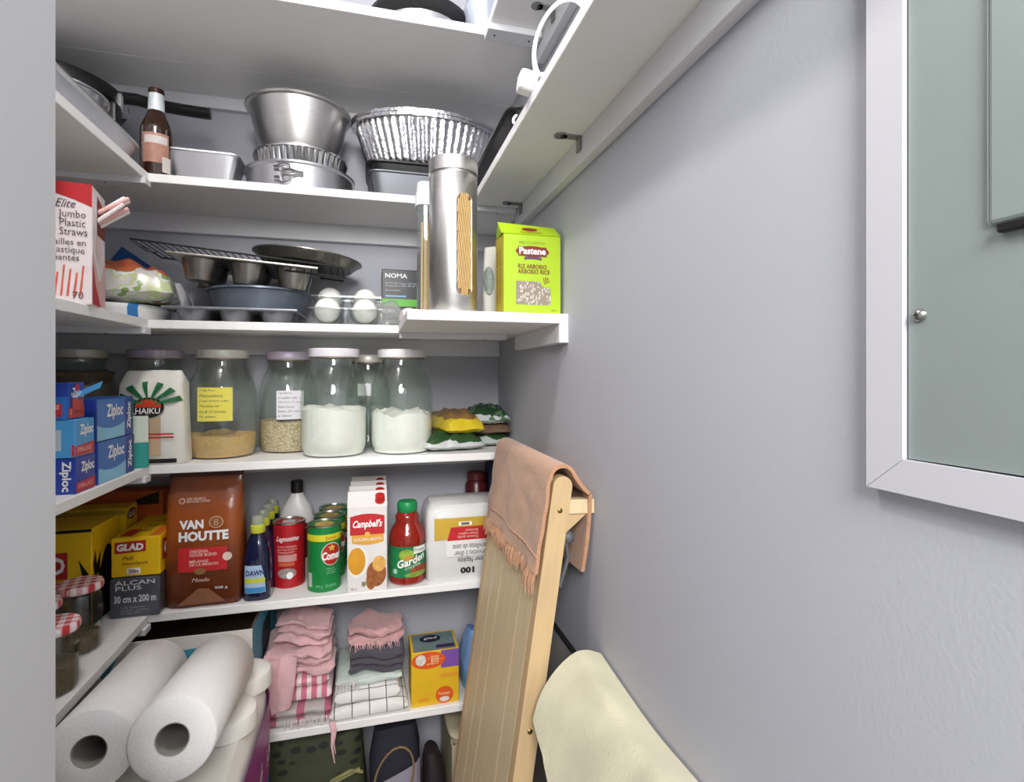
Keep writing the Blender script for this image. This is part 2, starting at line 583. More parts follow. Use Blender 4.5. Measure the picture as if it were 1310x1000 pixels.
# electrical panel on the right wall
ep = thing('electrical_panel', 'grey metal electrical panel in a white frame on the right wall', 'electrical panel', (XR, .1, EYE))
m_pan = M('panel_grey', '8F9996', .42, .15, var=.04, scale=8, bump=.05, bscale=70)
PZ0, PZ1 = -.058, .62
FY0, FY1 = -.10, .278                         # the opening along y (world)
w_ = .027
def mitre(pts, th): # prism from y/z outline standing th off the wall
    V = [(-.0005, y - .1, z) for y, z in pts] + [(-th, y - .1, z) for y, z in pts]
    n = len(pts)
    return V, [tuple(range(n)), tuple(range(n, 2 * n))[::-1]] + [(i, i + n, (i + 1) % n + n, (i + 1) % n) for i in range(n)]
m_trim = M('panel_frame_paint', 'C4C3C9', .5, var=.015, scale=10)
obj('frame_rail', mitre([(FY1, PZ0), (FY1 + w_, PZ0 - w_ * .87), (FY1 + w_, PZ1 + w_), (FY1, PZ1)], .010), m_trim, ep)
obj('frame_rail', mitre([(FY0, PZ0), (FY0 - w_, PZ0 - w_ * .87), (FY1 + w_ - .0006, PZ0 - w_ * .87), (FY1 - .0006, PZ0)], .010), m_trim, ep)
obj('frame_rail', mitre([(FY0, PZ1), (FY0 - w_, PZ1 + w_), (FY1 + w_, PZ1 + w_), (FY1, PZ1)], .010), m_trim, ep)
obj('cover_sheet', mitre([(FY0, PZ0 + .0035), (FY1 - .0015, PZ0 + .0008), (FY1 - .0015, PZ1), (FY0, PZ1)], .0065), m_pan, ep)
dm = box(-.0095, FY0 + .03 - .1, .0865, -.0064, .2275 - .1, .55, .0025, 2)
dr = obj('panel_door', dm, m_pan, ep)
obj('latch', box(-.012, .196 - .1, .0805, -.0064, .2215 - .1, .0862, .001), m_blackpl, dr)
sc = mv(xf(lathe([(.0, .0028), (.0012, .0034), (.0024, .003), (.0040, .0018), (.0046, 0)], 18), Matrix.Rotation(-PI / 2, 4, 'Y')), -.0065, .269 - .1, .0387)
so = obj('cover_screw', sc, m_screw, ep, True)
obj('screw_slot', join(box(-.0100, .269 - .1 - .0018, .0383, -.0092, .269 - .1 + .0018, .0391), box(-.0100, .269 - .1 - .0004, .0369, -.0092, .269 - .1 + .0004, .0405)), m_hole, so)

# ================================================================== top shelf
px_ = xat(538, 1.225)
t = thing('cooking_pot', 'shallow steel pot with a wide black rim on the topmost shelf', 'pot', (px_, 1.225, S0))
obj('body', lathe([(0, 0), (.085, 0), (.096, .008), (.103, .046), (.104, .050)], 48), m_steel, t, True)
obj('rim', lathe([(.104, .048), (.116, .054), (.121, .062), (.118, .074), (.09, .082), (0, .086)], 48), m_blackpl, t, True)
obj('handle', xf(box(-.035, -.012, 0, .035, .012, .02, .005, 2), Matrix.Translation((-.15, .0, .056))), m_blackpl, t)
ms = loft([(0, .030, .035, 3), (.03, .034, .04, 3), (.07, .034, .04, 3), (.11, .024, .03, 2.5), (.13, .012, .01, 2)], 28)
tag(obj('plastic_bag', rough_up(ms, .016, 26, 2), M('milky_film', 'A9AFBC', .3, var=.05, bump=.5, bscale=60), None, True),
    'crumpled milky plastic bag beside the steel pot on the topmost shelf', 'bag', loc=(.236, 1.142, S0 + .003))

# ================================================================== shelf one, left
t = thing('pressure_cooker', 'steel pressure cooker with black lid and long black handle', 'pressure cooker', (-.672, 1.352, S1))
obj('body', lathe([(0, 0), (.115, 0), (.126, .012), (.128, .165), (.131, .172)], 48), m_steel, t, True)
ld = obj('lid', lathe([(.131, .170), (.140, .176), (.143, .190), (.138, .203), (.118, .211), (0, .216)], 48), m_blackpl, t, True)
obj('lid_valve', lathe([(.015, .212), (.015, .232), (.010, .24), (0, .24)], 16), m_steel, ld, True)
hd = obj('handle', rough_up(tube([(.125, -.01, .190), (.17, -.005, .192), (.20, .0, .188), (.25, .005, .186), (.29, .01, .186), (.312, .012, .186)], .0155, 10, flat=.8), 0, 1), m_blackpl, t, True)
obj('handle_bracket', box(.122, -.024, .150, .150, .006, .196, .003), m_steel, t)
obj('side_handle', box(.118, -.05, .10, .148, -.018, .165, .006, 2), m_blackpl, t)

t = thing('roasting_pan', 'long grey metal roasting pan along the left shelf edge', 'pan', (-.527, .955, S1))
W, L, H = .152, .56, .038
def pan_shell(w, l, h, fl, th=.0025, r=.03, rim=.006):
    def ring(a, b, z, n=9): return (z, a, b, n)
    sec = [ring(w / 2 - fl - th, l / 2 - fl - th, th), ring(w / 2 - th, l / 2 - th, h), ring(w / 2 + rim, l / 2 + rim, h + .002), ring(w / 2 + rim, l / 2 + rim, h - .001), ring(w / 2, l / 2, h - .003), ring(w / 2 - fl, l / 2 - fl, 0)]
    V, F = [], []
    seg = 48
    for z, a, b, n in sec:
        for j in range(seg):
            c, s = sel(2 * PI * j / seg, n); V.append((a * c, b * s, z))
    for i in range(len(sec) - 1):
        for j in range(seg):
            k = (j + 1) % seg
            F.append((i * seg + j, (i + 1) * seg + j, (i + 1) * seg + k, i * seg + k)[::-1])
    F.append(tuple(range(seg))); F.append(tuple((len(sec) - 1) * seg + j for j in range(seg))[::-1])
    return V, F
obj('pan_body', pan_shell(W, L, H, .012), m_alu, t, 35)
tag(obj('cake_pan', mv(lathe([(0, .003), (.072, .003), (.082, .044), (.088, .046), (.088, .043), (.085, .042), (.075, 0), (0, 0)], 40)), m_steel, None, True),
    'round shiny cake pan between roasting pan and pressure cooker', 'pan', loc=(-.555, 1.12, S1 + .0415))

# brown bottle
t = thing('beer_bottle', 'brown glass beer bottle with a white foil neck', 'bottle', (xat(200, 1.285), 1.285, S1))
m_brown = M('brown_glass', '2C1408', .08, var=.1, coat=.5)
bp_ = [(0, 0), (.026, 0), (.0295, .004), (.0295, .098), (.027, .112), (.019, .130), (.0145, .145), (.0135, .185), (0, .185)]
obj('body', lathe(bp_, 28), m_brown, t, True)
S = cyl(.0296)
lb = panel(t, 'paper_label', S, (-.016, .026, .034, .088), M('beer_label', 'A97A6A', .5, var=.2, scale=60), n=(14, 4))
panel(t, 'paper_label', S, (-.012, .066, .030, .082), M('beer_label_pale', 'C9C2BC', .5, var=.1), e=.001, n=(14, 2))
panel(t, 'paper_label', S, (.020, .008, .038, .040), M('beer_label_pale', 'C9C2BC', .5), e=.001, n=(8, 2))
obj('neck_foil', lathe([(.0158, .142), (.0153, .150), (.0144, .176), (.0150, .178)], 24), M('foil_white', 'DCE6EA', .35, .2, var=.1, scale=80), t, True)
obj('cap', lathe([(.0148, .178), (.0152, .182), (.0145, .189), (0, .190)], 21), M('cap_brown', '3A2418', .4, .5), t, True)

# loaf pan
t = thing('loaf_pan', 'small bright aluminium loaf pan beside the brown bottle', 'pan', (xat(264, 1.335), 1.335, S1), .03)
obj('pan_body', pan_shell(.145, .10, .068, .016, rim=.004), m_alu, t, 35)

# springform stack
xs, ys = xat(385, 1.378), 1.378
t = thing('springform_pan', 'round springform pan with clasp, lowest of the cake tin stack', 'pan', (xs, ys, S1))
obj('ring', lathe([(.116, 0), (.120, .001), (.120, .052), (.125, .054), (.126, .058), (.122, .060), (.117, .058), (.117, .003), (0, .003)], 56), m_alu, t, True)
S = cyl(.121, -PI / 2 - .12)
cl = obj('clasp', join(tube([S(-.020, .044, .004), S(-.008, .050, .005), S(.006, .046, .006), S(.009, .036, .007)], .0022, 6),
                       tube([S(-.020, .012, .004), S(-.008, .006, .005), S(.006, .010, .006), S(.009, .020, .007)], .0022, 6),
                       tube([S(-.006, .044, .004), S(-.010, .028, .006), S(-.006, .012, .004)], .0028, 6),
                       tube([S(-.006, .034, .008), S(.010, .034, .008), S(.022, .031, .005), S(.034, .031, .003)], .0035, 6),
                       tube([S(-.006, .022, .008), S(.010, .022, .008), S(.022, .026, .005), S(.034, .026, .003)], .0035, 6)), m_steel, t, True)
obj('hinge_plate', join(*[tube([S(-.028, z, .001), S(-.016, z, .003)], .002, 6) for z in (.012, .02, .036, .044)]), m_steel, cl, True)
t2 = tag(obj('tart_ring', lathe([(.092, 0), (.094, .0), (.104, .034), (.107, .035), (.107, .037), (.100, .036), (.091, .003), (0, .003)], 176, flute=44, amp=.0022, fz=(-1, .0345)), m_steel, None, 60),
         'fluted tart tin in the middle of the cake tin stack', 'pan', loc=(xs + .002, ys - .006, S1 + .0605))
tag(obj('mixing_bowl', lathe([(0, .003), (.080, .003), (.092, .03), (.113, .110), (.119, .112), (.121, .116), (.117, .119), (.111, .113), (.088, .03), (.082, 0), (0, 0)], 64), m_brushed, None, True),
    'deep flared steel baking tin, topmost of the cake tin stack', 'pan', loc=(xs - .002, ys - .003, S1 + .098))

# dark loaf pan and foil trays
t = thing('bread_pan', 'dark grey nonstick bread pan under the foil trays', 'pan', (.098, 1.375, S1))
obj('pan_body', pan_shell(.205, .18, .064, .012, rim=.004), m_dark_pan, t, 35)
tag(obj('black_pan', mv(loft([(0, .100, .09, 7), (.016, .106, .095, 7), (.019, .112, .10, 7), (.022, .112, .10, 7)], 48), 0, 0, 0), m_black_pan, None, 35),
    'shallow black pan between the dark bread pan and foil trays', 'pan', loc=(.098, 1.378, S1 + .0665))
m_foil = M('foil', 'CFCFD1', .16, 1.0, var=.1, scale=40, bump=1.0, bscale=120)
fc = (xat(546, 1.375), 1.375)
def foil_tray(h0, h1, a, b):
    V, F = [], []
    seg = 300
    sec = [(h0, .70, 0), (h0 + .004, .74, 0), (h0 + .018, .78, 1), (h1 - .012, .915, 1), (h1 - .004, .93, .15), (h1 - .004, 1.0, 0), (h1 + .003, 1.01, 0), (h1 + .003, .97, 0), (h1 - .001, .92, .1), (h0 + .02, .765, .9), (h0 + .006, .70, 0)]
    for z, k, fl in sec:
        for j in range(seg):
            an = 2 * PI * j / seg
            q = k + fl * (.022 * math.cos(50 * an) + .006 * noise.noise(Vector((6 * math.cos(an), 6 * math.sin(an), z * 40))))
            V.append((a * q * math.cos(an), b * q * math.sin(an), z + .0015 * noise.noise(Vector((9 * math.cos(an), 9 * math.sin(an), k * 9)))))
    for i in range(len(sec) - 1):
        for j in range(seg):
            k = (j + 1) % seg
            F.append((i * seg + j, i * seg + k, (i + 1) * seg + k, (i + 1) * seg + j))
    F.append(tuple(range(seg))[::-1]); F.append(tuple((len(sec) - 1) * seg + j for j in range(seg)))
    return V, F
tag(obj('foil_tray', foil_tray(0, .108, .186, .118), m_foil, None, 50), 'large oval fluted foil roasting tray, outermost of the nested pair', 'foil tray', 'nested foil trays', loc=(fc[0], fc[1], S1 + .0895))
tag(obj('foil_tray', foil_tray(.008, .114, .186, .118), m_foil, None, 50), 'oval foil roasting tray whose bright lip nests inside the outer tray', 'foil tray', 'nested foil trays', loc=(fc[0], fc[1], S1 + .0925))

# narrow right shelf one: black tray and white cable
t = thing('baking_tray', 'black baking tray lying on the narrow right shelf', 'tray', (.287, 1.04, S1))
obj('tray_body', pan_shell(.125, .36, .034, .01, rim=.005), m_black_pan, t, 35)
m_cord = M('white_cord', 'F0F0EE', .4, var=.02)
t = thing('extension_cord', 'white extension cord looped upright on the narrow right shelf', 'cord', (.262, .70, S1))
pts = []
for i in range(33):
    a = PI * (-.18 + 1.36 * i / 32)
    pts.append((-.004 - .028 * math.cos(a), .040 * math.cos(a), .050 + .058 * math.sin(a)))
lo = obj('cord_loop', tube(pts, .0065, 8, flat=.45), m_cord, t, True)
for i, (dx, dy, s) in enumerate(((-.022, .160, .018), (.0, -.012, .020), (.004, .012, .020), (-.022, .035, .018))):
    obj('cord_coil', mv(tube([(s * .5 * math.cos(a * PI / 12), s * math.sin(a * PI / 12) * .4, .003 + s * (.65 + .65 * math.sin(a * PI / 12 + .5))) for a in range(24)], .0026, 6, closed=True), dx, dy, 0), m_cord, t, True)
obj('plug', xf(box(-.016, -.013, 0, .012, .013, .030, .005, 2), Matrix.Translation((-.037, .058, .004)) @ Matrix.Rotation(.15, 4, 'Y')), m_cord, t)

# ================================================================== shelf two, left
m_strawbox = M('straw_box', 'F3E9E8', .45, var=.02)
w, d, h = .105, .085, .195
t, F_ = carton('straw_box', 'open red and white box of jumbo plastic straws', 'box', (-.498, 1.037, S2), .20, w, d, h, m_strawbox)
panel(t, 'red_corner', F_['front'], (.0, .158, w, .1948), RED, n=(16, 4), shape=lambda s, q: (s, q if q > .99 else (1 - (1 - q) * (.35 + .65 * s ** 2))))
g = M('grey_print', '5A4A4E', .5)
text(t, F_['front'], 'Jumbo\nPlastic\nStraws', (.062, .110, .099, .150), g)
text(t, F_['front'], 'Pailles en\nplastique\ngéantes', (.050, .066, .097, .104), g)
text(t, F_['front'], 'Elite', (.058, .154, .084, .167), g, shear=.4)
m_sp = M('straw_print', 'E06A58', .5, var=.2, scale=60)
for i in range(7):
    poly(t, 'printed_straw', F_['front'], [(.040 + i * .008, .012), (.043 + i * .008, .012), (.046 + i * .0082, .062 - (i % 3) * .006), (.0435 + i * .0082, .062 - (i % 3) * .006)], m_sp)
text(t, F_['front'], '70', (.080, .008, .094, .020), g)
m_pinkp = M('pale_pink_print', 'E8B4B2', .45, var=.15, scale=40)
panel(t, 'pink_side', F_['right'], (.002, .002, d - .002, .085), m_pinkp, shape=lambda s, q: (s, q * (.75 + .25 * math.cos(s * 6))))
poly(t, 'red_corner', F_['right'], [(0, 0.001), (.05, .001), (.018, .035), (0, .07)], RED, e=.0011)
disc(t, 'printed_glass', F_['right'], .04, .10, .018, .024, M('pale_print', 'EFD6D2', .45))
panel(t, 'dark_opening', F_['right'], (.030, .120, d - .004, .185), M('straw_dark', '7A2D2A', .7), e=.0008, shape=lambda s, q: (s, q * (1 - .25 * s)))
m_straw = M('straw_pink', 'F0B9B4', .35, var=.05); m_straw2 = M('straw_white', 'F6EDEA', .35)
random.seed(5)
base = None
for i in range(9):
    ty = -.012 + (i % 5) * .011; lz = .115 + (i // 5) * .018 + .003 * (i % 2)
    p0 = Vector((w / 2 - .030, -.005 + ty * .6, lz)); dr_ = Vector((.62 + .05 * (i % 3), .10 + .06 * (i % 4), .62 - .05 * (i % 2))).normalized()
    q = [p0, p0 + dr_ * .045, p0 + dr_ * .092]
    R = Matrix.Rotation(.20, 4, 'Z')
    pw = [R @ v + Vector((-.498, 1.037, S2)) for v in q]
    mid = pw[0].copy()
    st = obj('drinking_straw', tube([v - mid for v in pw], .0034, 8), m_straw if i % 2 else m_straw2, None, True)
    tag(st, ('pink drinking straw poking out of the straw box' if i % 2 else 'white drinking straw poking out of the straw box'), 'straw', 'pink straws in the box' if i % 2 else 'white straws in the box', loc=mid)

tag(obj('paper_plate_pack', lathe([(0, 0), (.088, 0), (.094, .006), (.096, .026), (.09, .034), (0, .036)], 40), grid_mat('plate_pack', 'EDEDEC', '2F77B8', 20, .30, 'x', rough=.3, bump=0), None, True),
    'wrapped white pack of plates with a blue band under the snack bag', 'plate pack', loc=(-.535, 1.335, S2))
ms = warp(pillow(.19, .17, .085, .35, 3, 26), lambda x, y, z: (x, y, z + .004 * nz3(x, y, z, 40, 1)))
k = NT('snack_bag_film')
mp = k.n('ShaderNodeTexNoise'); mp.inputs['Scale'].default_value = 22; k.l(k.obj(), mp.inputs['Vector'])
sp = k.n('ShaderNodeSeparateXYZ'); k.l(k.obj(), sp.inputs[0])
f1 = k.math('GREATER_THAN', k.math('ADD', sp.outputs[2], k.math('MULTIPLY', k.math('SUBTRACT', mp.outputs[0], .5), .05)), .066)
rp = k.n('ShaderNodeValToRGB'); rp.color_ramp.interpolation = 'CONSTANT'
for i, (p, c) in enumerate(((0, 'CFCAC6'), (.48, 'BFCB98'), (.54, 'DADBD6'), (.60, '86A35E'), (.66, 'A8604C'))):
    e = rp.color_ramp.elements[i] if i < 2 else rp.color_ramp.elements.new(p)
    e.position = p; e.color = lin(c)
k.l(mp.outputs[0], rp.inputs[0])
k.l(k.mix(f1, rp.outputs[0], lin('B9623F')), k.b.inputs['Base Color']); k.b.inputs['Roughness'].default_value = .22
tag(obj('snack_bag', ms, k.m, None, True), 'clear orange-topped bag of coloured sweets lying on the plate pack', 'bag', loc=(-.515, 1.325, S2 + .038), rz=.2)
t = thing('blue_booklet', 'dark blue booklet standing tilted behind the snack bag', 'booklet', (-.60, 1.45, S2 + .05), rot=(0, .62, .0))
obj('cover', box(-.055, -.008, 0, .055, .008, .13, .001), M('booklet_blue', '1F4F8C', .4, var=.06), t)
S = faces(.11, .016, .13)['front']
text(t, S, 'Plastic', (.045, .078, .10, .094), M('pale_blue_print', '8FB0D4', .5), shear=.2)
ms = loft([(0, .030, .030, 3), (.02, .038, .034, 3), (.06, .034, .03, 3), (.085, .022, .02, 2.5), (.10, .012, .01, 2)], 26)
tag(obj('plastic_bag', rough_up(ms, .012, 30, 9), M('white_bag', 'DCDBE2', .3, var=.05, bump=.4, bscale=50), None, True),
    'crumpled white plastic bag behind the left end of the muffin tins', 'bag', loc=(-.462, 1.452, S2 + .004))

# ================================================================== shelf two, the baking stack
def muffin_tin(name, label, loc, nx, ny, cup, step, hh, mat, rot=(0, 0, 0), group=None):
    t = thing(name, label, 'muffin tin', loc, 0, group, rot)
    W, D = nx * step + .012, ny * step + .012
    pl = obj('tray_plate', box(-W / 2, -D / 2, hh - .003, W / 2, D / 2, hh, .0012), mat, t)
    obj('rolled_rim', tube([(sx * (W / 2) * a, sy * (D / 2) * b, hh - .001) for sx, sy, a, b in ((-1, -1, 1, 1), (1, -1, 1, 1), (1, 1, 1, 1), (-1, 1, 1, 1))], .003, 8, closed=True), mat, t, True)
    for i in range(nx):
        for j in range(ny):
            obj('cup', mv(lathe([(0, 0), (cup * .72, 0), (cup * .76, .003), (cup, hh - .003)], 28), (i - (nx - 1) / 2) * step, (j - (ny - 1) / 2) * step, 0), mat, t, True)
    return t
muffin_tin('muffin_tin', 'shallow grey muffin tin at the bottom of the baking stack', (-.293, 1.352, S2), 3, 2, .036, .084, .030, m_dark_pan if False else M('grey_tin', '8E9095', .4, .8, var=.08))
tag(obj('cake_pan', lathe([(0, .004), (.093, .004), (.104, .046), (.115, .049), (.115, .045), (.107, .043), (.096, 0), (0, 0)], 56), M('blue_grey_pan', '6F7885', .35, .45, var=.08), None, True),
    'blue grey round cake pan between the two muffin tins', 'pan', loc=(-.255, 1.376, S2 + .0325))
muffin_tin('muffin_tin', 'deep shiny muffin tin on top of the blue grey cake pan', (-.272, 1.352, S2 + .086), 3, 2, .038, .094, .048, M('tin_shiny', '9C9A94', .3, .95, var=.12, scale=30), rot=(0, .055, .05))
# cooling rack
t = thing('cooling_rack', 'black wire cooling rack lying over the muffin tin', 'rack', (-.272, 1.365, S2 + .150), 0, None, (0, .085, .03))
fr = obj('rack_frame', join(tube([(-.215, -.095, 0), (.205, -.095, 0), (.205, .095, 0), (-.215, .095, 0)], .0022, 6, closed=True),
                            tube([(.205, -.095, 0), (.212, -.097, -.024)], .0022, 6), tube([(-.215, -.095, 0), (-.185, -.095, -.02), (-.165, -.095, -.022)], .002, 6),
                            tube([(.085, -.097, -.024), (.212, -.097, -.024)], .0022, 6)), m_blackpl, t, True)
obj('wire_grid', join(*[tube([(-.20 + i * .0145, -.095, 0), (-.20 + i * .0145, .095, 0)], .0011, 5) for i in range(28)],
                      *[tube([(.095 + i * .0145, -.096, 0), (.097 + i * .0145, -.097, -.024)], .0011, 5) for i in range(8)]), m_blackpl, t, True)
tag(obj('pizza_pan', xf(lathe([(0, .003), (.100, .003), (.118, .020), (.125, .022), (.125, .019), (.120, .017), (.102, 0), (0, 0)], 56), Matrix.Rotation(.09, 4, 'Y')), M('pan_grey_top', '77756F', .35, .7, var=.1), None, True),
    'round dark grey pan resting on the cooling rack', 'pan', loc=(xat(394, 1.372), 1.372, S2 + .147))

# bulbs in a clear tray
t = thing('bulb_tray', 'clear plastic tray cradling white globe bulbs', 'tray', (-.056, 1.318, S2))
cups = []
for j in range(2):
    for i in range(2):
        cups.append(mv(lathe([(.020, 0), (.0325, .016), (.036, .034), (.0385, .0345)], 24), (i - .5) * .083, -.034 + j * .074, .002 + .034 * j))
obj('cup_shell', join(*cups), glassy('tray_film', 'E9ECEA', edge=.45, rough=.08, body=.05), t, True)
obj('tray_flange', join(box(-.080, -.070, .034, .080, -.066, .037), box(-.080, .000, .070, .080, .004, .074), box(-.080, .074, .070, .080, .078, .074), box(-.003, -.07, .0, .003, .0, .034)), glassy('tray_film', 'E9ECEA'), t)
m_bulb = M('bulb_white', 'F4F3EE', .3, var=.01)
bl = None
for j in range(2):
    for i in range(2):
        where = (-.056 + (i - .5) * .083, 1.318 - .034 + j * .074, S2 + .0035 + .0345 * j)
        if bl is None:
            b_ = thing('light_bulb', '', 'light bulb', where, 0, 'globe bulbs in the clear tray')
            obj('globe', sph((0, 0, .0305), .0285, 20, 12), m_bulb, b_, True)
            obj('screw_cap', mv(xf(lathe([(.012, .027), (.012, .036), (.006, .038), (0, .038)], 16), Matrix.Rotation(-PI / 2, 4, 'X')), 0, 0, .0305), m_screw, b_, True)
            bl = b_; q = b_
        else: q = dup(bl, where)
        q['label'] = ('%s white globe bulb in the %s row of the clear tray' % (('left', 'right')[i], ('front', 'raised back')[j]))

# boxes of bulbs, bag, red thing
NB = M('noma_black', '17191C', .4, var=.04); NG = M('noma_green', '5FB234', .45, var=.05); NW = M('noma_grey', 'AEB6BE', .5)
def bulb_box(label, loc, w, d, h, rz=0):
    t, F_ = carton('bulb_box', label, 'box', loc, rz, w, d, h, NB, 'black and green bulb boxes')
    S = F_['front']
    panel(t, 'green_band', S, (0, h * .05, w, h * .24), NG)
    text(t, S, 'NOMA', (w * .08, h * .78, w * .62, h * .90), WHITE, bold=.02)
    text(t, S, '60 W-EQ Vapor LED Bulbs\nAmpoules à DEL 60 W', (w * .08, h * .54, w * .95, h * .67), NW)
    text(t, S, 'dimmable', (w * .08, h * .44, w * .45, h * .49), NW)
    panel(t, 'blue_strip', S, (w * .08, h * .29, w * .60, h * .335), M('pale_blue_strip', '7FA7C4', .5))
    return t
bulb_box('taller black and green bulb box, back against the wall', (xat(514, 1.455), 1.455, S2 + .0605), .105, .058, .102)
t, F_ = carton('bulb_box', 'lower black bulb box beneath the taller green banded one', 'box', (xat(511, 1.44), 1.44, S2), 0, .115, .085, .060, NB, 'black and green bulb boxes')
text(t, F_['front'], 'NOMA', (.006, .044, .045, .055), WHITE, bold=.02)
panel(t, 'green_end', F_['front'], (.090, .02, .115, .058), NG)
panel(t, 'blue_square', F_['front'], (.073, .044, .082, .056), M('pale_blue_strip', '7FA7C4', .5))
ms = loft([(0, .036, .03, 3), (.018, .044, .036, 3), (.04, .036, .03, 3), (.06, .012, .012, 2)], 24)
tag(obj('plastic_bag', rough_up(ms, .014, 36, 4), glassy('bag_film', 'DCDDDD', edge=.5, rough=.15, body=.25), None, True), 'small crumpled clear bag in front of the bulb boxes', 'bag', loc=(.040, 1.318, S2 + .003))
t = thing('tape_roll', 'small white spool with a red tag near the short shelf', 'spool', (.088, 1.31, S2))
obj('spool', mv(xf(lathe([(0, -.012), (.0235, -.012), (.0235, .012), (0, .012)], 24), Matrix.Rotation(PI / 2, 4, 'X')), 0, 0, .0238), M('spool_white', 'D9D2D2', .4), t, True)
obj('red_tag', box(-.004, -.024, .002, .022, -.0135, .034, .003), RED, t)

# ================================================================== short right shelf
m_pasta = M('pasta', 'C9A86A', .55, var=.08, scale=60)
tag(obj('grey_canister', lathe([(0, 0), (.0115, 0), (.012, .004), (.012, .138), (.011, .144), (.008, .148), (0, .150)], 24), M('dark_grey_plastic', '4C4D50', .4), None, True),
    'slim dark grey canister behind the clear spaghetti container', 'canister', loc=(xat(541, 1.135), 1.135, S2))
t = thing('spaghetti_container', 'tall clear spaghetti container with white lid', 'container', (xat(549, 1.078), 1.078, S2))
obj('shell', loft([(0, .023, .023, 4), (.003, .0245, .0245, 4), (.235, .0245, .0245, 4)], 24), glassy('clear_plastic', 'ECF0F2', edge=.3, body=.06), t, True)
obj('lid', loft([(.222, .0275, .0275, 4), (.248, .0275, .0275, 4), (.252, .025, .025, 4), (.268, .0245, .0245, 4), (.270, .020, .020, 4)], 24), M('lid_white', 'DDE1E3', .4), t, True)
obj('spaghetti', join(*[tube([(.013 * math.cos(a) * r_, .013 * math.sin(a) * r_, .003), (.011 * math.cos(a + .3) * r_ - .002, .011 * math.sin(a + .3) * r_, .192)], .0022, 5) for r_ in (.2, .7, 1.2) for a in (0, .8, 1.6, 2.4, 3.2, 4.0, 4.8, 5.6)]), m_pasta, t, kind='stuff')

t = thing('steel_canister', 'tall brushed steel pasta canister with an oval window', 'canister', (xat(580, 1.000), 1.000, S2))
R_ = .0455
obj('body', lathe([(0, 0), (R_ - .001, 0), (R_, .002), (R_, .256), (R_ - .001, .258), (0, .258)], 48), m_brushed, t, True)
obj('lid', lathe([(0, .2575), (R_ - .0025, .2575), (R_ - .0025, .262), (R_ + .0008, .2625), (R_ + .0008, .287), (R_ - .001, .289), (0, .289)], 48), m_brushed, t, True)
S = cyl(R_, -PI / 2 + .32)
def stad(s, q):       # stadium outline
    z = q * .19; r_ = .0155
    ww = 1.0 if r_ <= z <= .19 - r_ else math.sqrt(max(0, 1 - ((r_ - min(z, .19 - z)) / r_) ** 2))
    return (.5 + (s - .5) * ww, q)
pw = panel(t, 'window', S, (-.0155, .030, .0155, .220), M('window_brown', '7A5628', .25, var=.1, coat=.6), n=(6, 28), shape=stad)
ring = []
for i in range(41):
    q = i / 40; a_, b_ = stad(1, q); ring.append(S(-.0155 + .031 * a_, .030 + .19 * q, .0006))
for i in range(40, -1, -1):
    q = i / 40; a_, b_ = stad(0, q); ring.append(S(-.0155 + .031 * a_, .030 + .19 * q, .0006))
obj('window_rim', tube(ring, .0011, 6, closed=True), m_brushed, t, True)
sp_ = []
for i in range(15):
    u0 = -.030 + i * .0034
    pts = []
    for j in range(17):
        z = .032 + .186 * j / 16
        u = u0 + .020 * (z - .03) / .19
        ww = .0150 * (1 if .0155 <= z - .03 <= .1745 else math.sqrt(max(0, 1 - ((.0155 - min(z - .03, .22 - z)) / .0155) ** 2)))
        if abs(u) <= ww: pts.append(S(u, z, .0006))
    if len(pts) > 2: sp_.append(tube(pts, .0012, 5))
obj('spaghetti', join(*sp_), m_pasta, pw, True, kind='stuff')

# white bag behind
sec = [(0, .030, .022, 4), (.01, .033, .025, 4), (.10, .031, .022, 3.5), (.145, .028, .010, 3), (.16, .026, .003, 3)]
t = thing('rice_bag', 'white paper bag with grey print behind the green rice box', 'bag', (.262, 1.115, S2))
obj('body', rough_up(loft(sec, 30), .004, 40, 3), M('paper_bag_white', 'D8D5CB', .6, var=.06, bump=.2), t, True)
disc(t, 'grey_print', lofts(sec), -.022, .085, .011, .03, M('bag_grey_print', '8E9690', .6, var=.3, scale=90), e=.004)

# green rice box
G1 = M('lime_print', 'A6C61A', .45, var=.03); m_olive = M('rice_side', 'BFA92C', .5, var=.06)
BRN = M('brown_red_print', '7A2A1E', .45)
w, d, h = .113, .062, .150
t, F_ = carton('rice_box', 'lime green box of arborio rice with a clear window', 'box', (.294, .985, S2), 0, w, d, h, G1)
S = F_['front']
panel(t, 'side_print', F_['left'], (0.001, .001, d - .001, h - .001), m_olive)
for uu in (.012, .034):
    text(t, F_['left'], 'ARBORIO RICE', (uu, .02, uu + .010, .125), BRN, rot=1)
ft = obj('top_flap', ([(-w / 2 - .004, -d / 2, h), (w / 2, -d / 2, h), (w / 2 - .006, -d / 2 + .024, h + .022), (-w / 2 - .006, -d / 2 + .024, h + .026),
                       (-w / 2, d / 2, h), (w / 2, d / 2, h)], [(0, 1, 2, 3), (3, 2, 5, 4), (1, 5, 2), (0, 3, 4), (0, 4, 5, 1)]), G1, t)
def SF(u, v, e):
    return (-w / 2 + u, -d / 2 + v * .024 - e * .9, h + v * .023 + e * .5)
disc(t, 'flap_logo', SF, .054, .55, .016, .17, BRN)
text(t, SF, 'RIZ ARBORIO', (.034, .12, .076, .30), BRN)
disc(t, 'logo', S, .056, .118, .033, .0105, BRN)
panel(t, 'logo', S, (.028, .109, .084, .127), BRN)
text(t, S, 'Pastene', (.030, .1125, .082, .1255), WHITE, e=.0014, bold=.03)
panel(t, 'purple_ribbon', S, (.040, .102, .074, .107), M('purple_print', '5B3A6A', .5), shape=lambda s, q: (s, q + .35 * math.sin(s * PI)))
text(t, S, 'RIZ ARBORIO\nARBORIO RICE', (.027, .076, .090, .094), BRN, bold=.02)
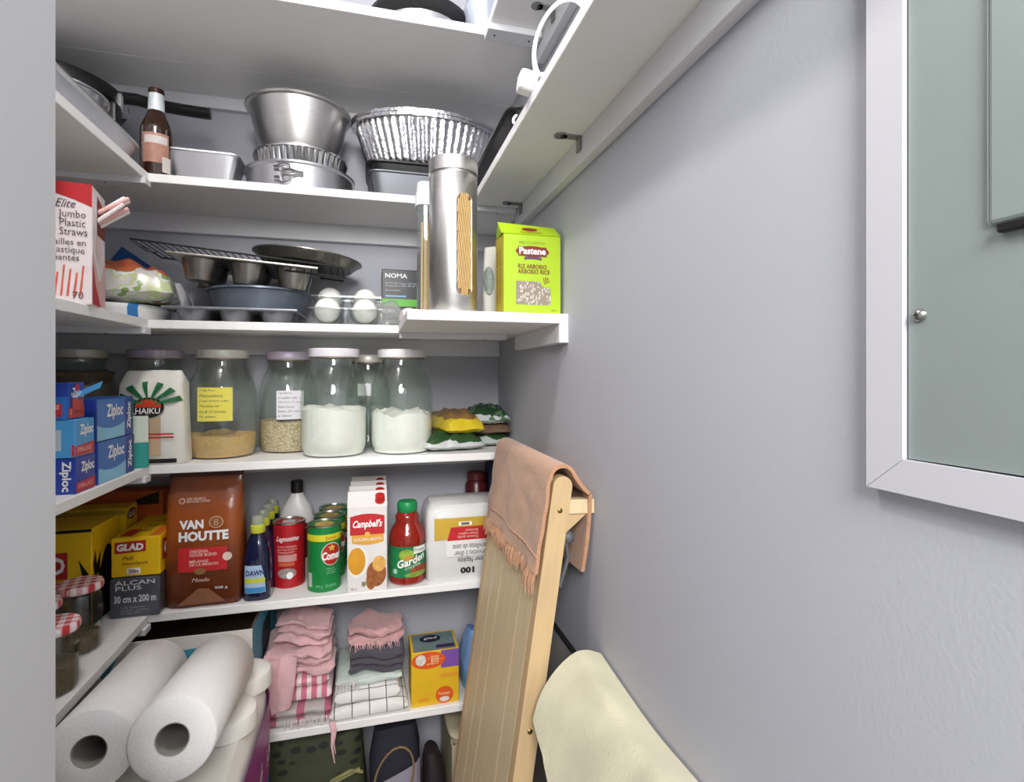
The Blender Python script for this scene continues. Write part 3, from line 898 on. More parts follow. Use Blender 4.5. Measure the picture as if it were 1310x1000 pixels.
m_win = cell_mat('rice_grains', 'C9BFB4', '8E8176', 260, .35, stretch=(1, 1, .6))
panel(t, 'window', S, (.024, .018, .092, .062), m_win, n=(16, 8), shape=lambda s, q: (s, q * (1 if s < .7 else 1 - .35 * max(0, (s - .7) / .3))))
disc(t, 'grain_emblem', S, .082, .063, .011, .012, G1, e=.0012)
for a_ in (-.5, 0, .5, 1.0):
    poly(t, 'grain_emblem', S, [(.079, .056), (.079 + .010 * math.sin(a_ + .2), .056 + .016 * math.cos(a_)), (.081 + .010 * math.sin(a_ + .2), .055 + .015 * math.cos(a_))], BRN, e=.0016)
text(t, S, 'PRODUCT OF ITALY - PRODUIT D\'ITALIE', (.030, .132, .080, .137), M('olive_print', '6F8A1C', .5))
text(t, S, '750 g', (.092, .006, .104, .010), BRN)

# ================================================================== shelf three, left: boxes of bags
ZB = M('zip_blue', '2F6FC0', .4, var=.05); ZD = M('zip_deep_blue', '27409E', .4, var=.05); ZL = M('zip_light_blue', '4C9ED8', .4, var=.05)
ZR = M('zip_red', 'C0353F', .4, var=.05); ZP = M('zip_pale_blue', '86C4E4', .4, var=.08); GRN = M('zip_green', '2F9A62', .4)
def zip_box(label, loc, w, d, h, kind, rz=0):
    t, F_ = carton('bag_box', label, 'box', loc, rz, w, d, h, ZD if kind != 'mid' else ZL, 'blue boxes of sealing bags', bev=.001)
    S = F_['right']
    if kind == 'side':
        panel(t, 'label_field', S, (.001, .001, d * .74, h - .001), ZB)
        panel(t, 'pale_wave', S, (.001, .001, d * .74, h * .34), ZP, e=.0009, n=(12, 3), shape=lambda s, q: (s, q * (.8 + .35 * (2 * s - 1) ** 2)))
        text(t, S, 'Ziploc', (d * .24, h * .46, d * .68, h * .86), WHITE, bold=.03, e=.0013)
        text(t, S, 'Ziploc', (d * .80, h * .16, d * .94, h * .86), WHITE, rot=1, bold=.03, e=.0013)
        panel(t, 'green_edge', S, (d * .975, .001, d - .0005, h - .001), GRN, e=.0010, n=(1, 1))
        panel(t, 'green_edge', F_['top'], (.001, .001, w - .001, d - .001), M('zip_top_blue', '2C5FA8', .45))
    else:
        text(t, S, 'Ziploc', (d * .22, h * .50, d * .90, h * .86), WHITE, bold=.03)
        panel(t, 'red_band', S, (.0, .002, d - .001, h * .34), ZR, n=(4, 3), shape=lambda s, q: (s, q * (.85 + .2 * s)))
        text(t, S, 'EMBALLAGE', (d * .10, h * .14, d * .80, h * .26), M('pink_print', 'F0C8C8', .5), e=.0012)
        S = F_['front']
        if kind == 'low':
            text(t, S, 'Ziploc', (w - .022, h * .08, w - .006, h * .92), WHITE, rot=3, bold=.03)
        elif kind == 'mid':
            panel(t, 'bar_code', S, (w - .040, h * .20, w - .018, h * .74), M('bar_code_grey', 'B9C2C8', .5))
            panel(t, 'red_corner', S, (w - .004, .002, w - .0003, h * .34), ZR)
        else:
            panel(t, 'blue_top', S, (0, h * .62, w, h), ZD); panel(t, 'blue_mid', S, (0, 0, w, h * .62), ZB)
            panel(t, 'red_band', S, (0, h * .08, w - .008, h * .44), ZR, e=.0010)
            text(t, S, 'EMBALLAGE\nSACS', (w - .045, h * .14, w - .011, h * .40), WHITE, e=.0014)
    return t
zip_box('lowest blue bag box in the front stack, sideways lettering', (-.506, 1.013, S3), .112, .060, .057, 'low')
zip_box('middle blue bag box in the front stack with bar code', (-.507, 1.012, S3 + .0575), .112, .060, .060, 'mid')
t = zip_box('smaller dark blue bag box on top of the front stack', (-.5125, 1.006, S3 + .118), .105, .048, .058, 'top')
panel(t, 'red_square', faces(.105, .048, .058)['right'], (.010, .008, .042, .032), ZR, e=.0012)
text(t, faces(.105, .048, .058)['right'], 'Reynolds', (.006, .034, .042, .042), WHITE, e=.0016)
disc(t, 'round_logo', faces(.105, .048, .058)['right'], .024, .050, .007, .006, RED, e=.0014)
obj('open_flap', xf(box(0, -.002, 0, .036, .022, .0008), Matrix.Translation((.0525, .002, .034)) @ Matrix.Rotation(-.45, 4, 'Y') @ Matrix.Rotation(.5, 4, 'X')), ZL, t)
zip_box('lower light blue bag box with its lettered side facing out', (-.508, 1.122, S3), .116, .142, .073, 'side')
zip_box('upper light blue bag box lying on its twin', (-.509, 1.120, S3 + .0735), .116, .142, .073, 'side')

t, F_ = carton('tissue_box', 'small teal and white box below the cream carton', 'box', (-.474, 1.240, S3), .32, .062, .05, .052, M('teal_print', '2C9C93', .4, var=.06), 'small cartons beside the noodle bag')
panel(t, 'white_swoosh', F_['right'], (.001, .001, .049, .051), WHITE, shape=lambda s, q: (s * (1 - .55 * q * q), q))
t, F_ = carton('cream_carton', 'small cream carton with torn top on the teal box', 'box', (-.473, 1.238, S3 + .0505), .36, .060, .046, .054, M('cream_print', 'DCE4D4', .5, var=.04), 'small cartons beside the noodle bag')
panel(t, 'bar_code', F_['right'], (.006, .022, .026, .046), M('bar_code_grey2', 'A9AAB4', .5))
disc(t, 'purple_mark', F_['right'], .038, .008, .006, .006, M('purple_mark', '56508C', .5))
panel(t, 'dark_tear', F_['top'], (.026, .006, .056, .038), BLACK, shape=lambda s, q: (s, q * (1 - .5 * s)))

# noodle bag
sec = [(0, .066, .032, 5), (.006, .068, .034, 5), (.10, .064, .034, 4.5), (.168, .061, .028, 4), (.186, .057, .014, 3.5), (.197, .053, .004, 3)]
t = thing('noodle_bag', 'white paper bag with green rays and a red sun', 'bag', (xat(200, 1.291) - .003, 1.291, S3), -.05)
obj('body', rough_up(loft(sec, 44), .0035, 34, 5), M('noodle_paper', 'E4E2D8', .55, var=.04, bump=.3, bscale=80), t, True)
S = lofts(sec); EP = .0035
DG = M('dark_green_print', '1D6B3C', .5)
for a0_, a1_ in ((.18, .42), (.62, .86), (1.10, 1.32), (1.62, 1.80), (2.1, 2.36), (2.6, 2.9)):
    panel(t, 'green_ray', lambda u, v, e: S(.002 + (.012 + .046 * v) * math.cos(u) * (1.05 if v > .5 else 1), .124 + (.012 + .038 * v) * math.sin(u), e), (a0_, 0, a1_, 1), DG, e=EP + .001, n=(3, 5))
disc(t, 'sun_badge', S, 0.002, .120, .030, .021, BLACK, e=EP + .0005)
disc(t, 'sun_badge', S, 0.002, .120, .025, .017, M('sun_red', 'C8401F', .5), e=EP + .0009, a0=0, a1=PI)
text(t, S, 'HAIKU', (-.021, .107, .025, .119), WHITE, e=EP + .0013, bold=.02)
panel(t, 'tan_band', S, (.004, .02, .026, .098), M('tan_print', 'C2A98A', .6), e=EP)
for z in (.056, .063): panel(t, 'red_line', S, (-.01, z, .05, z + .003), RED, e=EP + .0006)
panel(t, 'black_base', S, (-.05, .004, .055, .013), BLACK, e=EP, n=(16, 2))
for i in range(3): disc(t, 'black_mark', S, -.001, .024 + i * .009, .003, .004, BLACK, e=EP)

# glass jars
m_lidw = M('jar_lid_white', 'E2DDE4', .45, var=.05, scale=60); m_lidg = M('jar_lid_grey', 'B5AAB8', .45, .2, var=.06); m_lidp = M('jar_lid_pale', 'C9C6BC', .4, .3, var=.05)
m_flour = M('flour', 'F0EEE9', .95, var=.03, scale=50, bump=.6, bscale=60)
m_sugar = M('brown_sugar', 'D0AC74', .95, var=.12, scale=160, bump=.5, bscale=500)
m_rice = cell_mat('jar_rice', 'D8C8AA', 'B39F7C', 240, .42, .8)
def jar(label, x, y, r, hh, lidmat, fill=None, fh=0, wavy=.004, seed=1):
    t = thing('glass_jar', label, 'jar', (x, y, S3), 0, 'large glass jars on the middle shelf')
    k = hh / .245
    prof = [(0, 0), (r * .78, 0), (r * .90, .004), (r * .985, .020), (r, .035), (r, .135 * k), (r * .97, .155 * k), (r * .87, .180 * k), (r * .74, .200 * k), (r * .69, .208 * k), (r * .69, .226 * k)]
    inner = [(max(0, p[0] - .0022), p[1] + (.003 if i < 3 else 0)) for i, p in enumerate(prof)][::-1]
    inner[-1] = (0, .004)
    obj('glass', lathe(prof + inner, 48), m_glass, t, True)
    ld = obj('lid', lathe([(0, .2265 * k), (r * .70, .2265 * k), (r * .72, .2275 * k), (r * .75, .2265 * k), (r * .76, .229 * k), (r * .76, .243 * k), (r * .73, .2455 * k), (0, .2455 * k)], 40), lidmat, t, True)
    obj('lid_seam', lathe([(r * .7, .2235 * k), (r * .735, .2235 * k), (r * .735, .2262 * k), (r * .7, .2262 * k)], 36), M('lid_seam', '8A7A6C', .5, .5), ld, True)
    if fill:
        pr = [(0, .0045)] + [(p[0] - .0032, p[1]) for p in prof[1:] if p[1] < fh - .01 and p[1] > .003]
        pr[1:1] = [(r * .76, .0045)]
        pr += [(r - .0032, fh)]
        ms = lathe(pr + [(r * .8, fh + .003), (r * .55, fh + .004), (r * .3, fh + .002), (0, fh)], 56)
        ms = warp(ms, lambda a, b, c: (a, b, c + ((wavy * (1.4 * nz3(a, b, 0, 22, seed) + .7 * nz3(a, b, 0, 60, seed))) if c > fh - .002 else 0)))
        obj('contents', ms, fill, t, 60)
    return t
NY = M('note_yellow', 'E9DE5E', .7, var=.03); NWh = M('note_white', 'E4E3E8', .7, var=.03); INK = M('note_ink', '6E6A5A', .7)
def note(t, r, u0, z0, u1, z1, mat, lines, a0=-PI / 2):
    S = cyl(r + .0006, a0)
    p = panel(t, 'paper_note', S, (u0, z0, u1, z1), mat, n=(10, 4))
    n = len(lines)
    for i, ln in enumerate(lines):
        zz = z1 - (z1 - z0) * (i + .8) / (n + .4)
        w_ = (u1 - u0) * (.55 + .4 * ((i * 7) % 5) / 4)
        text(p, S, ln, (u0 + .004, zz, u0 + .002 + w_ * .93, zz + (z1 - z0) * .075), INK, shear=.35)
jar('far left glass jar with pale lid, behind the blue boxes', -.642, 1.415, .072, .245, m_lidp, M('dark_beans', '6E5C4C', .8, var=.2, scale=90), .215 * .9, .002)
jar('empty looking glass jar behind the white noodle bag', -.4895, 1.416, .0745, .245, m_lidg)
t = jar('glass jar of brown sugar with a yellow note', -.334, 1.362, .0735, .244, m_lidp, m_sugar, .050, .005, 3)
note(t, .0735, -.042, .086, .030, .160, NY, ['12 kg flour', 'Pancakes', '2 cups brown sugar', '1/4 tsp baking soda', 'mix & 15 minutes', 'in pan'], -PI / 2 + .10)
t = jar('glass jar of rice with a white handwritten note', -.199, 1.417, .0690, .243, m_lidg, m_rice, .076, .004, 4)
note(t, .0690, -.030, .082, .032, .150, NWh, ['1 kg Beurre', '2 cuillère thé', 'Farine 2 cup', 'Shake biscuit', 'bake 25 min', 'a demi'], -PI / 2 + .18)
jar('glass jar half full of flour, frosty white lid', -.0846, 1.318, .0755, .248, m_lidw, m_flour, .108, .009, 5)
t = jar('glass jar of flour with a lumpy top and smooth white lid', .0725, 1.327, .0755, .248, M('jar_lid_clean', 'EEEDEE', .4, var=.02), m_flour, .094, .016, 8)
t = jar('smaller glass jar at the back between the two flour jars', -.0075, 1.438, .0575, .238, m_lidp)
note(t, .0575, -.026, .135, .006, .165, NWh, ['Sucre'])

# bags of snacks at the right end
m_gw = None
def two_tone(key, hi, lo, z, rough=.3, speck=None, wav=.01):
    if key in _mats: return _mats[key]
    k = NT(key)
    sp = k.n('ShaderNodeSeparateXYZ'); k.l(k.obj(), sp.inputs[0])
    nz = k.n('ShaderNodeTexNoise'); nz.inputs['Scale'].default_value = 28; k.l(k.obj(), nz.inputs['Vector'])
    f = k.math('GREATER_THAN', k.math('ADD', sp.outputs[2], k.math('MULTIPLY', k.math('SUBTRACT', nz.outputs[0], .5), wav * 4)), z)
    c = k.mix(f, lin(lo), lin(hi))
    if speck:
        c = k.mix(k.math('GREATER_THAN', nz.outputs[0], .58), c, lin(speck))
    k.l(c, k.b.inputs['Base Color']); k.b.inputs['Roughness'].default_value = rough
    bp = k.n('ShaderNodeBump'); bp.inputs['Strength'].default_value = .4; bp.inputs['Distance'].default_value = .004
    k.l(nz.outputs[0], bp.inputs['Height']); k.l(bp.outputs[0], k.b.inputs['Normal'])
    _mats[key] = k.m
    return k.m
gw = two_tone('green_white_film', '2C4A2A', 'C2C6C4', .022, .25)
tag(obj('snack_bag', rough_up(pillow(.150, .13, .044, .3, 2), .003, 40, 3), gw, None, True), 'green and white snack bag lying under the yellow bag', 'bag', 'snack bags at the shelf end', loc=(.194, 1.335, S3 + .003), rz=.05)
tag(obj('snack_bag', rough_up(pillow(.100, .20, .056, .25, 5), .003, 40, 6), two_tone('yellow_brown_film', '8C6A3A', 'D8BE2A', .040, .3, wav=.005), None, True), 'yellow bag of brown crisps on top of the green bag', 'bag', 'snack bags at the shelf end', loc=(.205, 1.372, S3 + .040), rz=.22)
tag(obj('snack_bag', rough_up(pillow(.105, .15, .036, .3, 8), .003, 40, 8), two_tone('green_white_film2', '2A4628', 'AEB4B0', .02, .25), None, True), 'flat green bag at the bottom of the corner pile', 'bag', 'snack bags at the shelf end', loc=(.300, 1.405, S3 + .003))
tag(obj('snack_bag', rough_up(pillow(.105, .15, .034, .3, 11), .003, 40, 9), M('brown_film', '6A5240', .4, var=.3, scale=70), None, True), 'brown bag sandwiched in the corner pile of snack bags', 'bag', 'snack bags at the shelf end', loc=(.301, 1.405, S3 + .032))
tag(obj('snack_bag', rough_up(pillow(.108, .17, .046, .3, 14), .003, 40, 2), two_tone('green_white_film3', '24422A', 'B9BDBE', .024, .22, speck='4E6A48'), None, True), 'green and silver bag on top of the corner pile', 'bag', 'snack bags at the shelf end', loc=(.298, 1.400, S3 + .060), rz=-.08)

# ================================================================== shelf four, left
m_ging = grid_mat('gingham', 'F3E6E6', 'C4333C', 62, .5, 'xy', rough=.5, soft=True, bump=0)
def jam_jar(label, x, y, hh, fill):
    t = thing('jam_jar', label, 'jar', (x, y, S4), .3, 'jars with red checked lids')
    r = .034
    pr = [(0, 0), (r * .86, 0), (r * .95, .004), (r, .012), (r, hh - .040), (r * .95, hh - .026), (r * .88, hh - .020), (r * .88, hh - .014)]
    obj('glass', lathe(pr + [(max(0, a - .0018), b + (.002 if i < 2 else 0)) for i, (a, b) in enumerate(pr)][::-1], 12), m_glass, t, 20)
    obj('lid', lathe([(0, hh - .0135), (r * 1.0, hh - .0135), (r * 1.04, hh - .011), (r * 1.04, hh - .003), (r * .98, hh), (0, hh + .001)], 32), m_ging, t, True)
    if fill: obj('contents', mv(lathe([(0, .003), (r * .84, .003), (r - .003, .013), (r - .003, fill), (r * .5, fill + .005), (0, fill + .003)], 12), 0, 0, 0), M('spice', '5C4A2C', .9, var=.5, scale=220, bump=.6, bscale=300), t)
    return t
jam_jar('nearest jar with red checked lid and dark spice inside', -.482, .985, .108, .044)
jam_jar('jar with red checked lid behind the nearest one, half hidden by jamb', -.540, 1.053, .118, .06)
jam_jar('furthest jar with red checked lid before the garbage bag box', -.508, 1.122, .122, .03)

GB = M('glad_black', '151414', .35, var=.05); GR = M('glad_red', 'B3241E', .4, var=.05); GY = M('glad_yellow', 'E9BE12', .42, var=.05)
w, d, h = .20, .115, .193
t, F_ = carton('garbage_bag_box', 'big yellow and black garbage bag box behind the checked jars', 'box', (-.530 - w / 2, 1.215 + d / 2, S4), 0, w, d, h, GY, 'yellow kitchen wrap boxes')
S = F_['front']
panel(t, 'black_field', S, (0, 0, w, .090), GB)
panel(t, 'red_logo', S, (w - .088, .098, w - .052 + .0, .150), GR); panel(t, 'red_logo', S, (w - .130, .098, w - .040, .150), GR, e=.0009)
text(t, S, 'GLAD', (w - .126, .108, w - .044, .142), WHITE, bold=.04, e=.0014)
text(t, S, 'KITCHEN', (w - .085, .090, w - .048, .097), GR, e=.0012)
S = F_['right']
panel(t, 'black_bag_print', S, (0.001, 0.001, d - .001, .135), GB, n=(16, 6), shape=lambda s, q: (s, q * (.62 + .38 * math.sin(min(1, s * 1.4) * PI / 2) - .10 * math.sin(s * 9))))
disc(t, 'red_mark', S, .045, .018, .006, .003, GR, e=.0012)
poly(t, 'bag_tie', S, [(.004, .12), (.012, .150), (.018, .118), (.034, .140), (.03, .10), (.01, .095)], GB, e=.0010)
poly(t, 'bag_tie', F_['front'], [(w - .002, .10), (w - .022, .135), (w - .016, .105), (w - .012, .085)], GB, e=.0012)
panel(t, 'black_edge', F_['front'], (0, h - .006, w, h), GB, e=.0010)
t, F_ = carton('sandwich_bag_box', 'long yellow box standing behind the garbage bag box', 'box', (-.525 - .10, 1.380, S4), 0, .20, .062, .200, GY, 'yellow kitchen wrap boxes')
S = F_['front']
panel(t, 'red_logo', S, (.092, .150, .135, .190), GR); text(t, S, 'GLAD', (.096, .158, .131, .180), WHITE, bold=.03, e=.0012)
panel(t, 'olive_band', S, (.0, .186, .20, .198), M('glad_olive', 'A98F22', .5), e=.0008)
disc(t, 'red_logo', F_['right'], .031, .182, .022, .012, M('glad_brown', '6A2A1E', .5)); text(t, F_['right'], 'GLAD', (.014, .175, .048, .188), WHITE, e=.0012, bold=.02)
t, F_ = carton('wrap_box', 'tall orange box at the back under the left shelf', 'box', (-.612, 1.452, S4), 0, .27, .056, .222, M('orange_card', 'B4511E', .5, var=.06), None)
panel(t, 'black_patch', F_['front'], (.215, .19, .262, .22), GB, shape=lambda s, q: (s, q * (.4 + .6 * s)))

w, d = .088, .195
m_alc = M('alcan_grey', '3B3F4C', .3, var=.15, scale=60, bump=.2, bscale=50)
t, F_ = carton('foil_box', 'dark grey foil box with 30 cm by 200 m print', 'box', (-.4665, 1.243 + d / 2, S4), 0, w, d, .081, m_alc)
S = F_['front']
text(t, S, 'ALCAN\nPLUS', (.008, .056, .080, .076), WHITE, bold=.01)
text(t, S, '30 cm x 200 m', (.007, .031, .082, .046), WHITE, bold=.03)
text(t, S, 'feuille d\'aluminium\nrésistante - aluminum\nfoil wrap 200 m', (.018, .006, .070, .024), M('alcan_pale', 'A9ABB5', .5))
obj('shrink_film', box(-w / 2 - .001, -d / 2 - .002, .001, w / 2 + .0012, d / 2, .080, .002), glassy('shrink_film', 'F2F3F6', edge=.35, rough=.1, body=.05), t)
t, F_ = carton('cling_wrap_box', 'yellow cling wrap box on the dark foil box', 'box', (-.4660, 1.246 + d / 2, S4 + .0825), 0, w, d, .080, GY, 'yellow kitchen wrap boxes')
S = F_['front']
panel(t, 'red_logo', S, (.006, .048, .062, .071), GR, shape=lambda s, q: (s, q + .1 * s))
text(t, S, 'GLAD', (.010, .053, .058, .068), WHITE, bold=.05, e=.0014, shear=.1)
text(t, S, 'Pelli\nmoulante', (.020, .024, .066, .042), BRN, shear=.3)
panel(t, 'white_patch', S, (.028, .005, .052, .017), WHITE); text(t, S, '300m', (.031, .0065, .049, .0155), BRN, e=.0012, bold=.03)
S = F_['right']
panel(t, 'red_logo', S, (.010, .026, d - .06, .070), GR); text(t, S, 'GLAD', (.016, .034, d - .075, .064), WHITE, bold=.04, e=.0013)
panel(t, 'orange_stripe', F_['top'], (w - .022, .004, w - .002, d - .005), M('glad_orange', 'D8701C', .45))
panel(t, 'red_logo', F_['top'], (.010, .010, .034, .06), GR); 
for i in range(3): panel(t, 'small_print', F_['top'], (.036, .04 + i * .04, .058, .048 + i * .04), M('glad_olive', 'A98F22'), e=.0007)

# ================================================================== shelf four, back
sec = [(0, .072, .040, 6), (.006, .075, .043, 6), (.10, .0755, .045, 5), (.19, .074, .042, 5), (.232, .073, .030, 5), (.256, .072, .012, 5), (.266, .071, .0045, 4), (.2835, .071, .004, 4)]
t = thing('coffee_bag', 'brown foil bag of ground coffee with a red label', 'bag', (xat(266, 1.303), 1.303, S4), .0)
k = NT('coffee_film')
sp = k.n('ShaderNodeSeparateXYZ'); k.l(k.obj(), sp.inputs[0])
nz = k.n('ShaderNodeTexNoise'); nz.inputs['Scale'].default_value = 24; nz.inputs['Detail'].default_value = 3; k.l(k.obj(), nz.inputs['Vector'])
rp = k.n('ShaderNodeValToRGB')
for i, (p, c) in enumerate(((.0, '5E2E18'), (.30, '6E3518'), (.60, '9C4F1C'), (.78, '8A4622'), (1., '6B4030'))):
    e = rp.color_ramp.elements[i] if i < 2 else rp.color_ramp.elements.new(p)
    e.position = p; e.color = lin(c)
k.l(k.math('ADD', k.math('DIVIDE', sp.outputs[2], .285), k.math('MULTIPLY', k.math('SUBTRACT', nz.outputs[0], .5), .35)), rp.inputs[0])
k.l(rp.outputs[0], k.b.inputs['Base Color']); k.b.inputs['Roughness'].default_value = .24
bp = k.n('ShaderNodeBump'); bp.inputs['Strength'].default_value = .5; bp.inputs['Distance'].default_value = .005
k.l(nz.outputs[0], bp.inputs['Height']); k.l(bp.outputs[0], k.b.inputs['Normal'])
obj('body', rough_up(loft([(a, b, c, n) for a, b, c, n in sec], 56), .0035, 30, 4), k.m, t, True)
obj('top_crimp', box(-.0725, -.006, .272, .0725, .006, .2865, .001), M('crimp_brown', '4A2A1E', .35, var=.2, scale=200, stretch=(1, 1, .1)), t)
S = lofts(sec); EP = .0034
text(t, S, 'VAN', (-.042, .168, .004, .187), WHITE, bold=.05, e=EP)
text(t, S, 'HOUTTE', (-.043, .142, .052, .163), WHITE, bold=.05, e=EP)
disc(t, 'round_logo', S, .028, .180, .014, .013, M('logo_tan', 'C9A27C', .5), e=EP); disc(t, 'round_logo', S, .028, .180, .0115, .0105, M('logo_brown', '8A4F26', .5), e=EP + .0004)
text(t, S, '8', (.023, .173, .033, .187), M('logo_tan', 'C9A27C'), e=EP + .0009)
panel(t, 'red_label', S, (-.044, .078, .050, .130), RED, e=EP, n=(14, 6), shape=lambda s, q: (s, q * (1 - .05 * s)))
text(t, S, 'ORIGINAL\nHOUSE BLEND', (-.022, .110, .030, .124), M('label_cream', 'EBC9B8', .5), e=EP + .0006, bold=.02)
text(t, S, 'MÉLANGE\nDE LA MAISON', (-.022, .090, .032, .104), M('label_cream', 'EBC9B8', .5), e=EP + .0006, bold=.02)
disc(t, 'white_dot', S, .050, .106, .009, .009, M('dot_pale', 'E3CBC0', .5), e=EP + .0008)
disc(t, 'bean_badge', S, -.002, .078, .011, .007, M('bean', '8A6A3A', .5), e=EP + .0008)
text(t, S, 'Moulu', (-.018, .056, .016, .064), M('label_cream', 'EBC9B8'), e=EP, shear=.3)
poly(t, 'coffee_heap', S, [(-.046, .008), (-.02, .030), (-.006, .042), (.014, .040), (.036, .020), (.046, .010)], M('heap_brown', '8A5A3E', .6, var=.15, scale=90), e=EP)
text(t, S, '908 g', (.026, .036, .050, .043), WHITE, e=EP + .0006)
text(t, S, '100% ARABICA\nGROUND COFFEE', (-.032, .222, .014, .232), M('label_cream', 'EBC9B8'), e=EP)
disc(t, 'ring_mark', S, -.040, .226, .006, .006, M('label_cream', 'EBC9B8'), e=EP); disc(t, 'ring_mark', S, -.040, .226, .0046, .0046, M('logo_brown', '8A4F26'), e=EP + .0004)

# dish soap
DB = M('dawn_blue', '0E1638', .12, var=.1, coat=.4); CAPY = M('cap_lime', 'C9CE3E', .4); 
sec = [(0, .0275, .0245, 3), (.004, .029, .026, 3), (.06, .029, .027, 2.8), (.10, .027, .026, 2.6), (.125, .021, .020, 2.4), (.140, .015, .014, 2.2), (.146, .0135, .0135, 2)]
ds = thing('soap_bottle', 'front dark blue dish soap bottle with its label showing', 'bottle', (-.2445, 1.288, S4), 0, 'dark blue dish soap bottles')
obj('body', loft(sec, 32), DB, ds, True)
obj('lime_collar', lathe([(.0145, .144), (.0155, .146), (.0155, .160), (.012, .163)], 20), CAPY, ds, True)
obj('clear_cap', lathe([(.013, .162), (.0125, .178), (.009, .182), (0, .182)], 20), glassy('cap_clear', 'DDE3DA', edge=.4, body=.3), ds, True)
S = lofts(sec)
panel(ds, 'label_field', S, (-.023, .018, .020, .078), M('soap_label', 'A9C3DC', .4, var=.1), n=(12, 6), shape=lambda s, q: (s * (1 - .2 * q * q), q))
panel(ds, 'lime_strip', S, (-.023, .040, .019, .050), CAPY, e=.0010, n=(12, 2))
panel(ds, 'blue_strip', S, (-.023, .019, .019, .030), M('soap_blue', '3F8AC4', .4), e=.0010, n=(12, 2))
text(ds, S, 'DAWN', (-.020, .056, .018, .068), M('soap_navy', '1B2E66', .4), e=.0013, bold=.03)
for i, (yy, lb_) in enumerate(((1.344, 'second dark blue dish soap bottle behind the labelled one'), (1.400, 'third dark blue dish soap bottle back from the front'), (1.456, 'rearmost dark blue dish soap bottle against the wall'))):
    dup(ds, (-.2445 + .001 * i, yy, S4), 0, lb_)

# white bottle
sec = [(0, .040, .028, 3), (.004, .043, .030, 3), (.13, .043, .030, 3), (.165, .034, .026, 2.6), (.19, .018, .017, 2.2), (.200, .0135, .0135, 2)]
t = thing('cleaner_bottle', 'white cleaner bottle with black cap behind the red can', 'bottle', (xat(380, 1.432), 1.432, S4))
obj('body', loft(sec, 32), M('translucent_white', 'D8D6D4', .35, var=.03), t, True)
obj('cap', lathe([(.0145, .198), (.0148, .202), (.0148, .226), (.013, .228), (0, .228)], 24), m_blackpl, t, True)
S = lofts(sec); MAR = M('maroon_label', '5E1620', .45)
panel(t, 'maroon_label', S, (-.038, .04, .038, .132), MAR, n=(14, 6), shape=lambda s, q: (s, q * (.88 + .12 * math.sin(s * PI))))
text(t, S, 'MINIV', (-.026, .108, .026, .118), WHITE, e=.0013); text(t, S, 'vinaigre', (-.014, .132, .014, .138), MAR, shear=.2)

def can(name, label, x, y, r, hh, body, lid, group=None):
    t = thing(name, label, 'can', (x, y, S4), 0, group)
    obj('body', lathe([(0, 0), (r - .002, 0), (r, .002), (r, hh - .004), (r - .001, hh - .003)], 40), body, t, True)
    ld = obj('lid', lathe([(r - .001, hh - .004), (r + .0008, hh - .003), (r + .0008, hh), (r - .003, hh), (r - .004, hh - .004), (0, hh - .004)], 40), lid, t, True)
    return t, cyl(r), ld
m_tinlid = M('tin_lid', 'C6C3BE', .28, 1.0, var=.06)
t, S, ld = can('cleanser_can', 'red can of cleanser with white script', xat(370, 1.352), 1.352, .0355, .150, M('can_red', 'B01A22', .35, .1, var=.06), m_tinlid)
obj('lid_tab', box(-.014, -.012, .1462, .014, .010, .1475), M('tab_white', 'D8D6D2', .5), ld)
text(t, S, 'Lagostina', (-.026, .106, .026, .121), WHITE, shear=.5, bold=.01)
text(t, S, 'Poudre nettoyante\npour inox et cuivre\nCleaning powder', (-.022, .080, .022, .100), M('can_pink', 'E7B4B0', .5))
panel(t, 'pale_panel', S, (-.021, .062, .021, .078), M('can_pale', 'C9908A', .5), n=(10, 2)); panel(t, 'orange_panel', S, (-.019, .052, .016, .060), M('can_orange', 'C45A3A', .5), n=(10, 2))
disc(t, 'pot_print', S, .0, .035, .021, .012, M('can_grey', '9A8C88', .5, var=.4, scale=120)); disc(t, 'pot_print', S, .006, .030, .007, .008, WHITE, e=.0011)
CG = M('can_green', '12833F', .35, .1, var=.08, scale=60)
gx = xat(415, 1.308)
t, S, ld = can('powder_can', 'front green can of scouring powder with red logo', gx, 1.308, .0370, .150, CG, m_tinlid, 'green scouring powder cans')
disc(t, 'sticker', lambda u, v, e: (u, v, .1465 + e), 0, 0, .022, .022, M('can_sticker', 'C2A052', .5, var=.3, scale=90))
panel(t, 'yellow_band', S, (-.055, .116, .055, .131), M('can_yellow', 'D9D02C', .45), n=(24, 2))
text(t, S, 'bonus', (.006, .119, .030, .128), GR)
disc(t, 'red_logo', S, .019, .086, .023, .026, M('can_pale_ring', 'D9C9C0', .5)); disc(t, 'red_logo', S, .019, .086, .021, .024, GR, e=.0010)
text(t, S, 'Comet', (-.002, .073, .040, .092), WHITE, e=.0016, bold=.04, shear=.15)
for a_ in range(5):
    an = PI / 2 + a_ * 2 * PI / 5
    poly(t, 'star', S, [(.019 + .009 * math.cos(an), .100 + .009 * math.sin(an)), (.019 + .003 * math.cos(an + 1.2), .100 + .003 * math.sin(an + 1.2)), (.019 + .003 * math.cos(an - 1.2), .100 + .003 * math.sin(an - 1.2))][::1], M('star_gold', 'E7C04A', .5), e=.0016)
text(t, S, 'bleach\ncleanser\npowder', (.008, .040, .030, .056), M('can_mint', '8FC8A4', .5)); text(t, S, '400 g   CLASSIC', (-.016, .010, .030, .018), M('can_mint', '8FC8A4'))
panel(t, 'bar_code', S, (-.040, .012, -.026, .044), M('can_code', 'B5BDB4', .5))
for i, (yy, lb_) in enumerate(((1.3845, 'middle green powder can in the column of three'), (1.461, 'rearmost green powder can against the wall'))):
    dup(t, (gx + .006 * (i + 1), yy, S4), .2 * (i + 1), lb_)

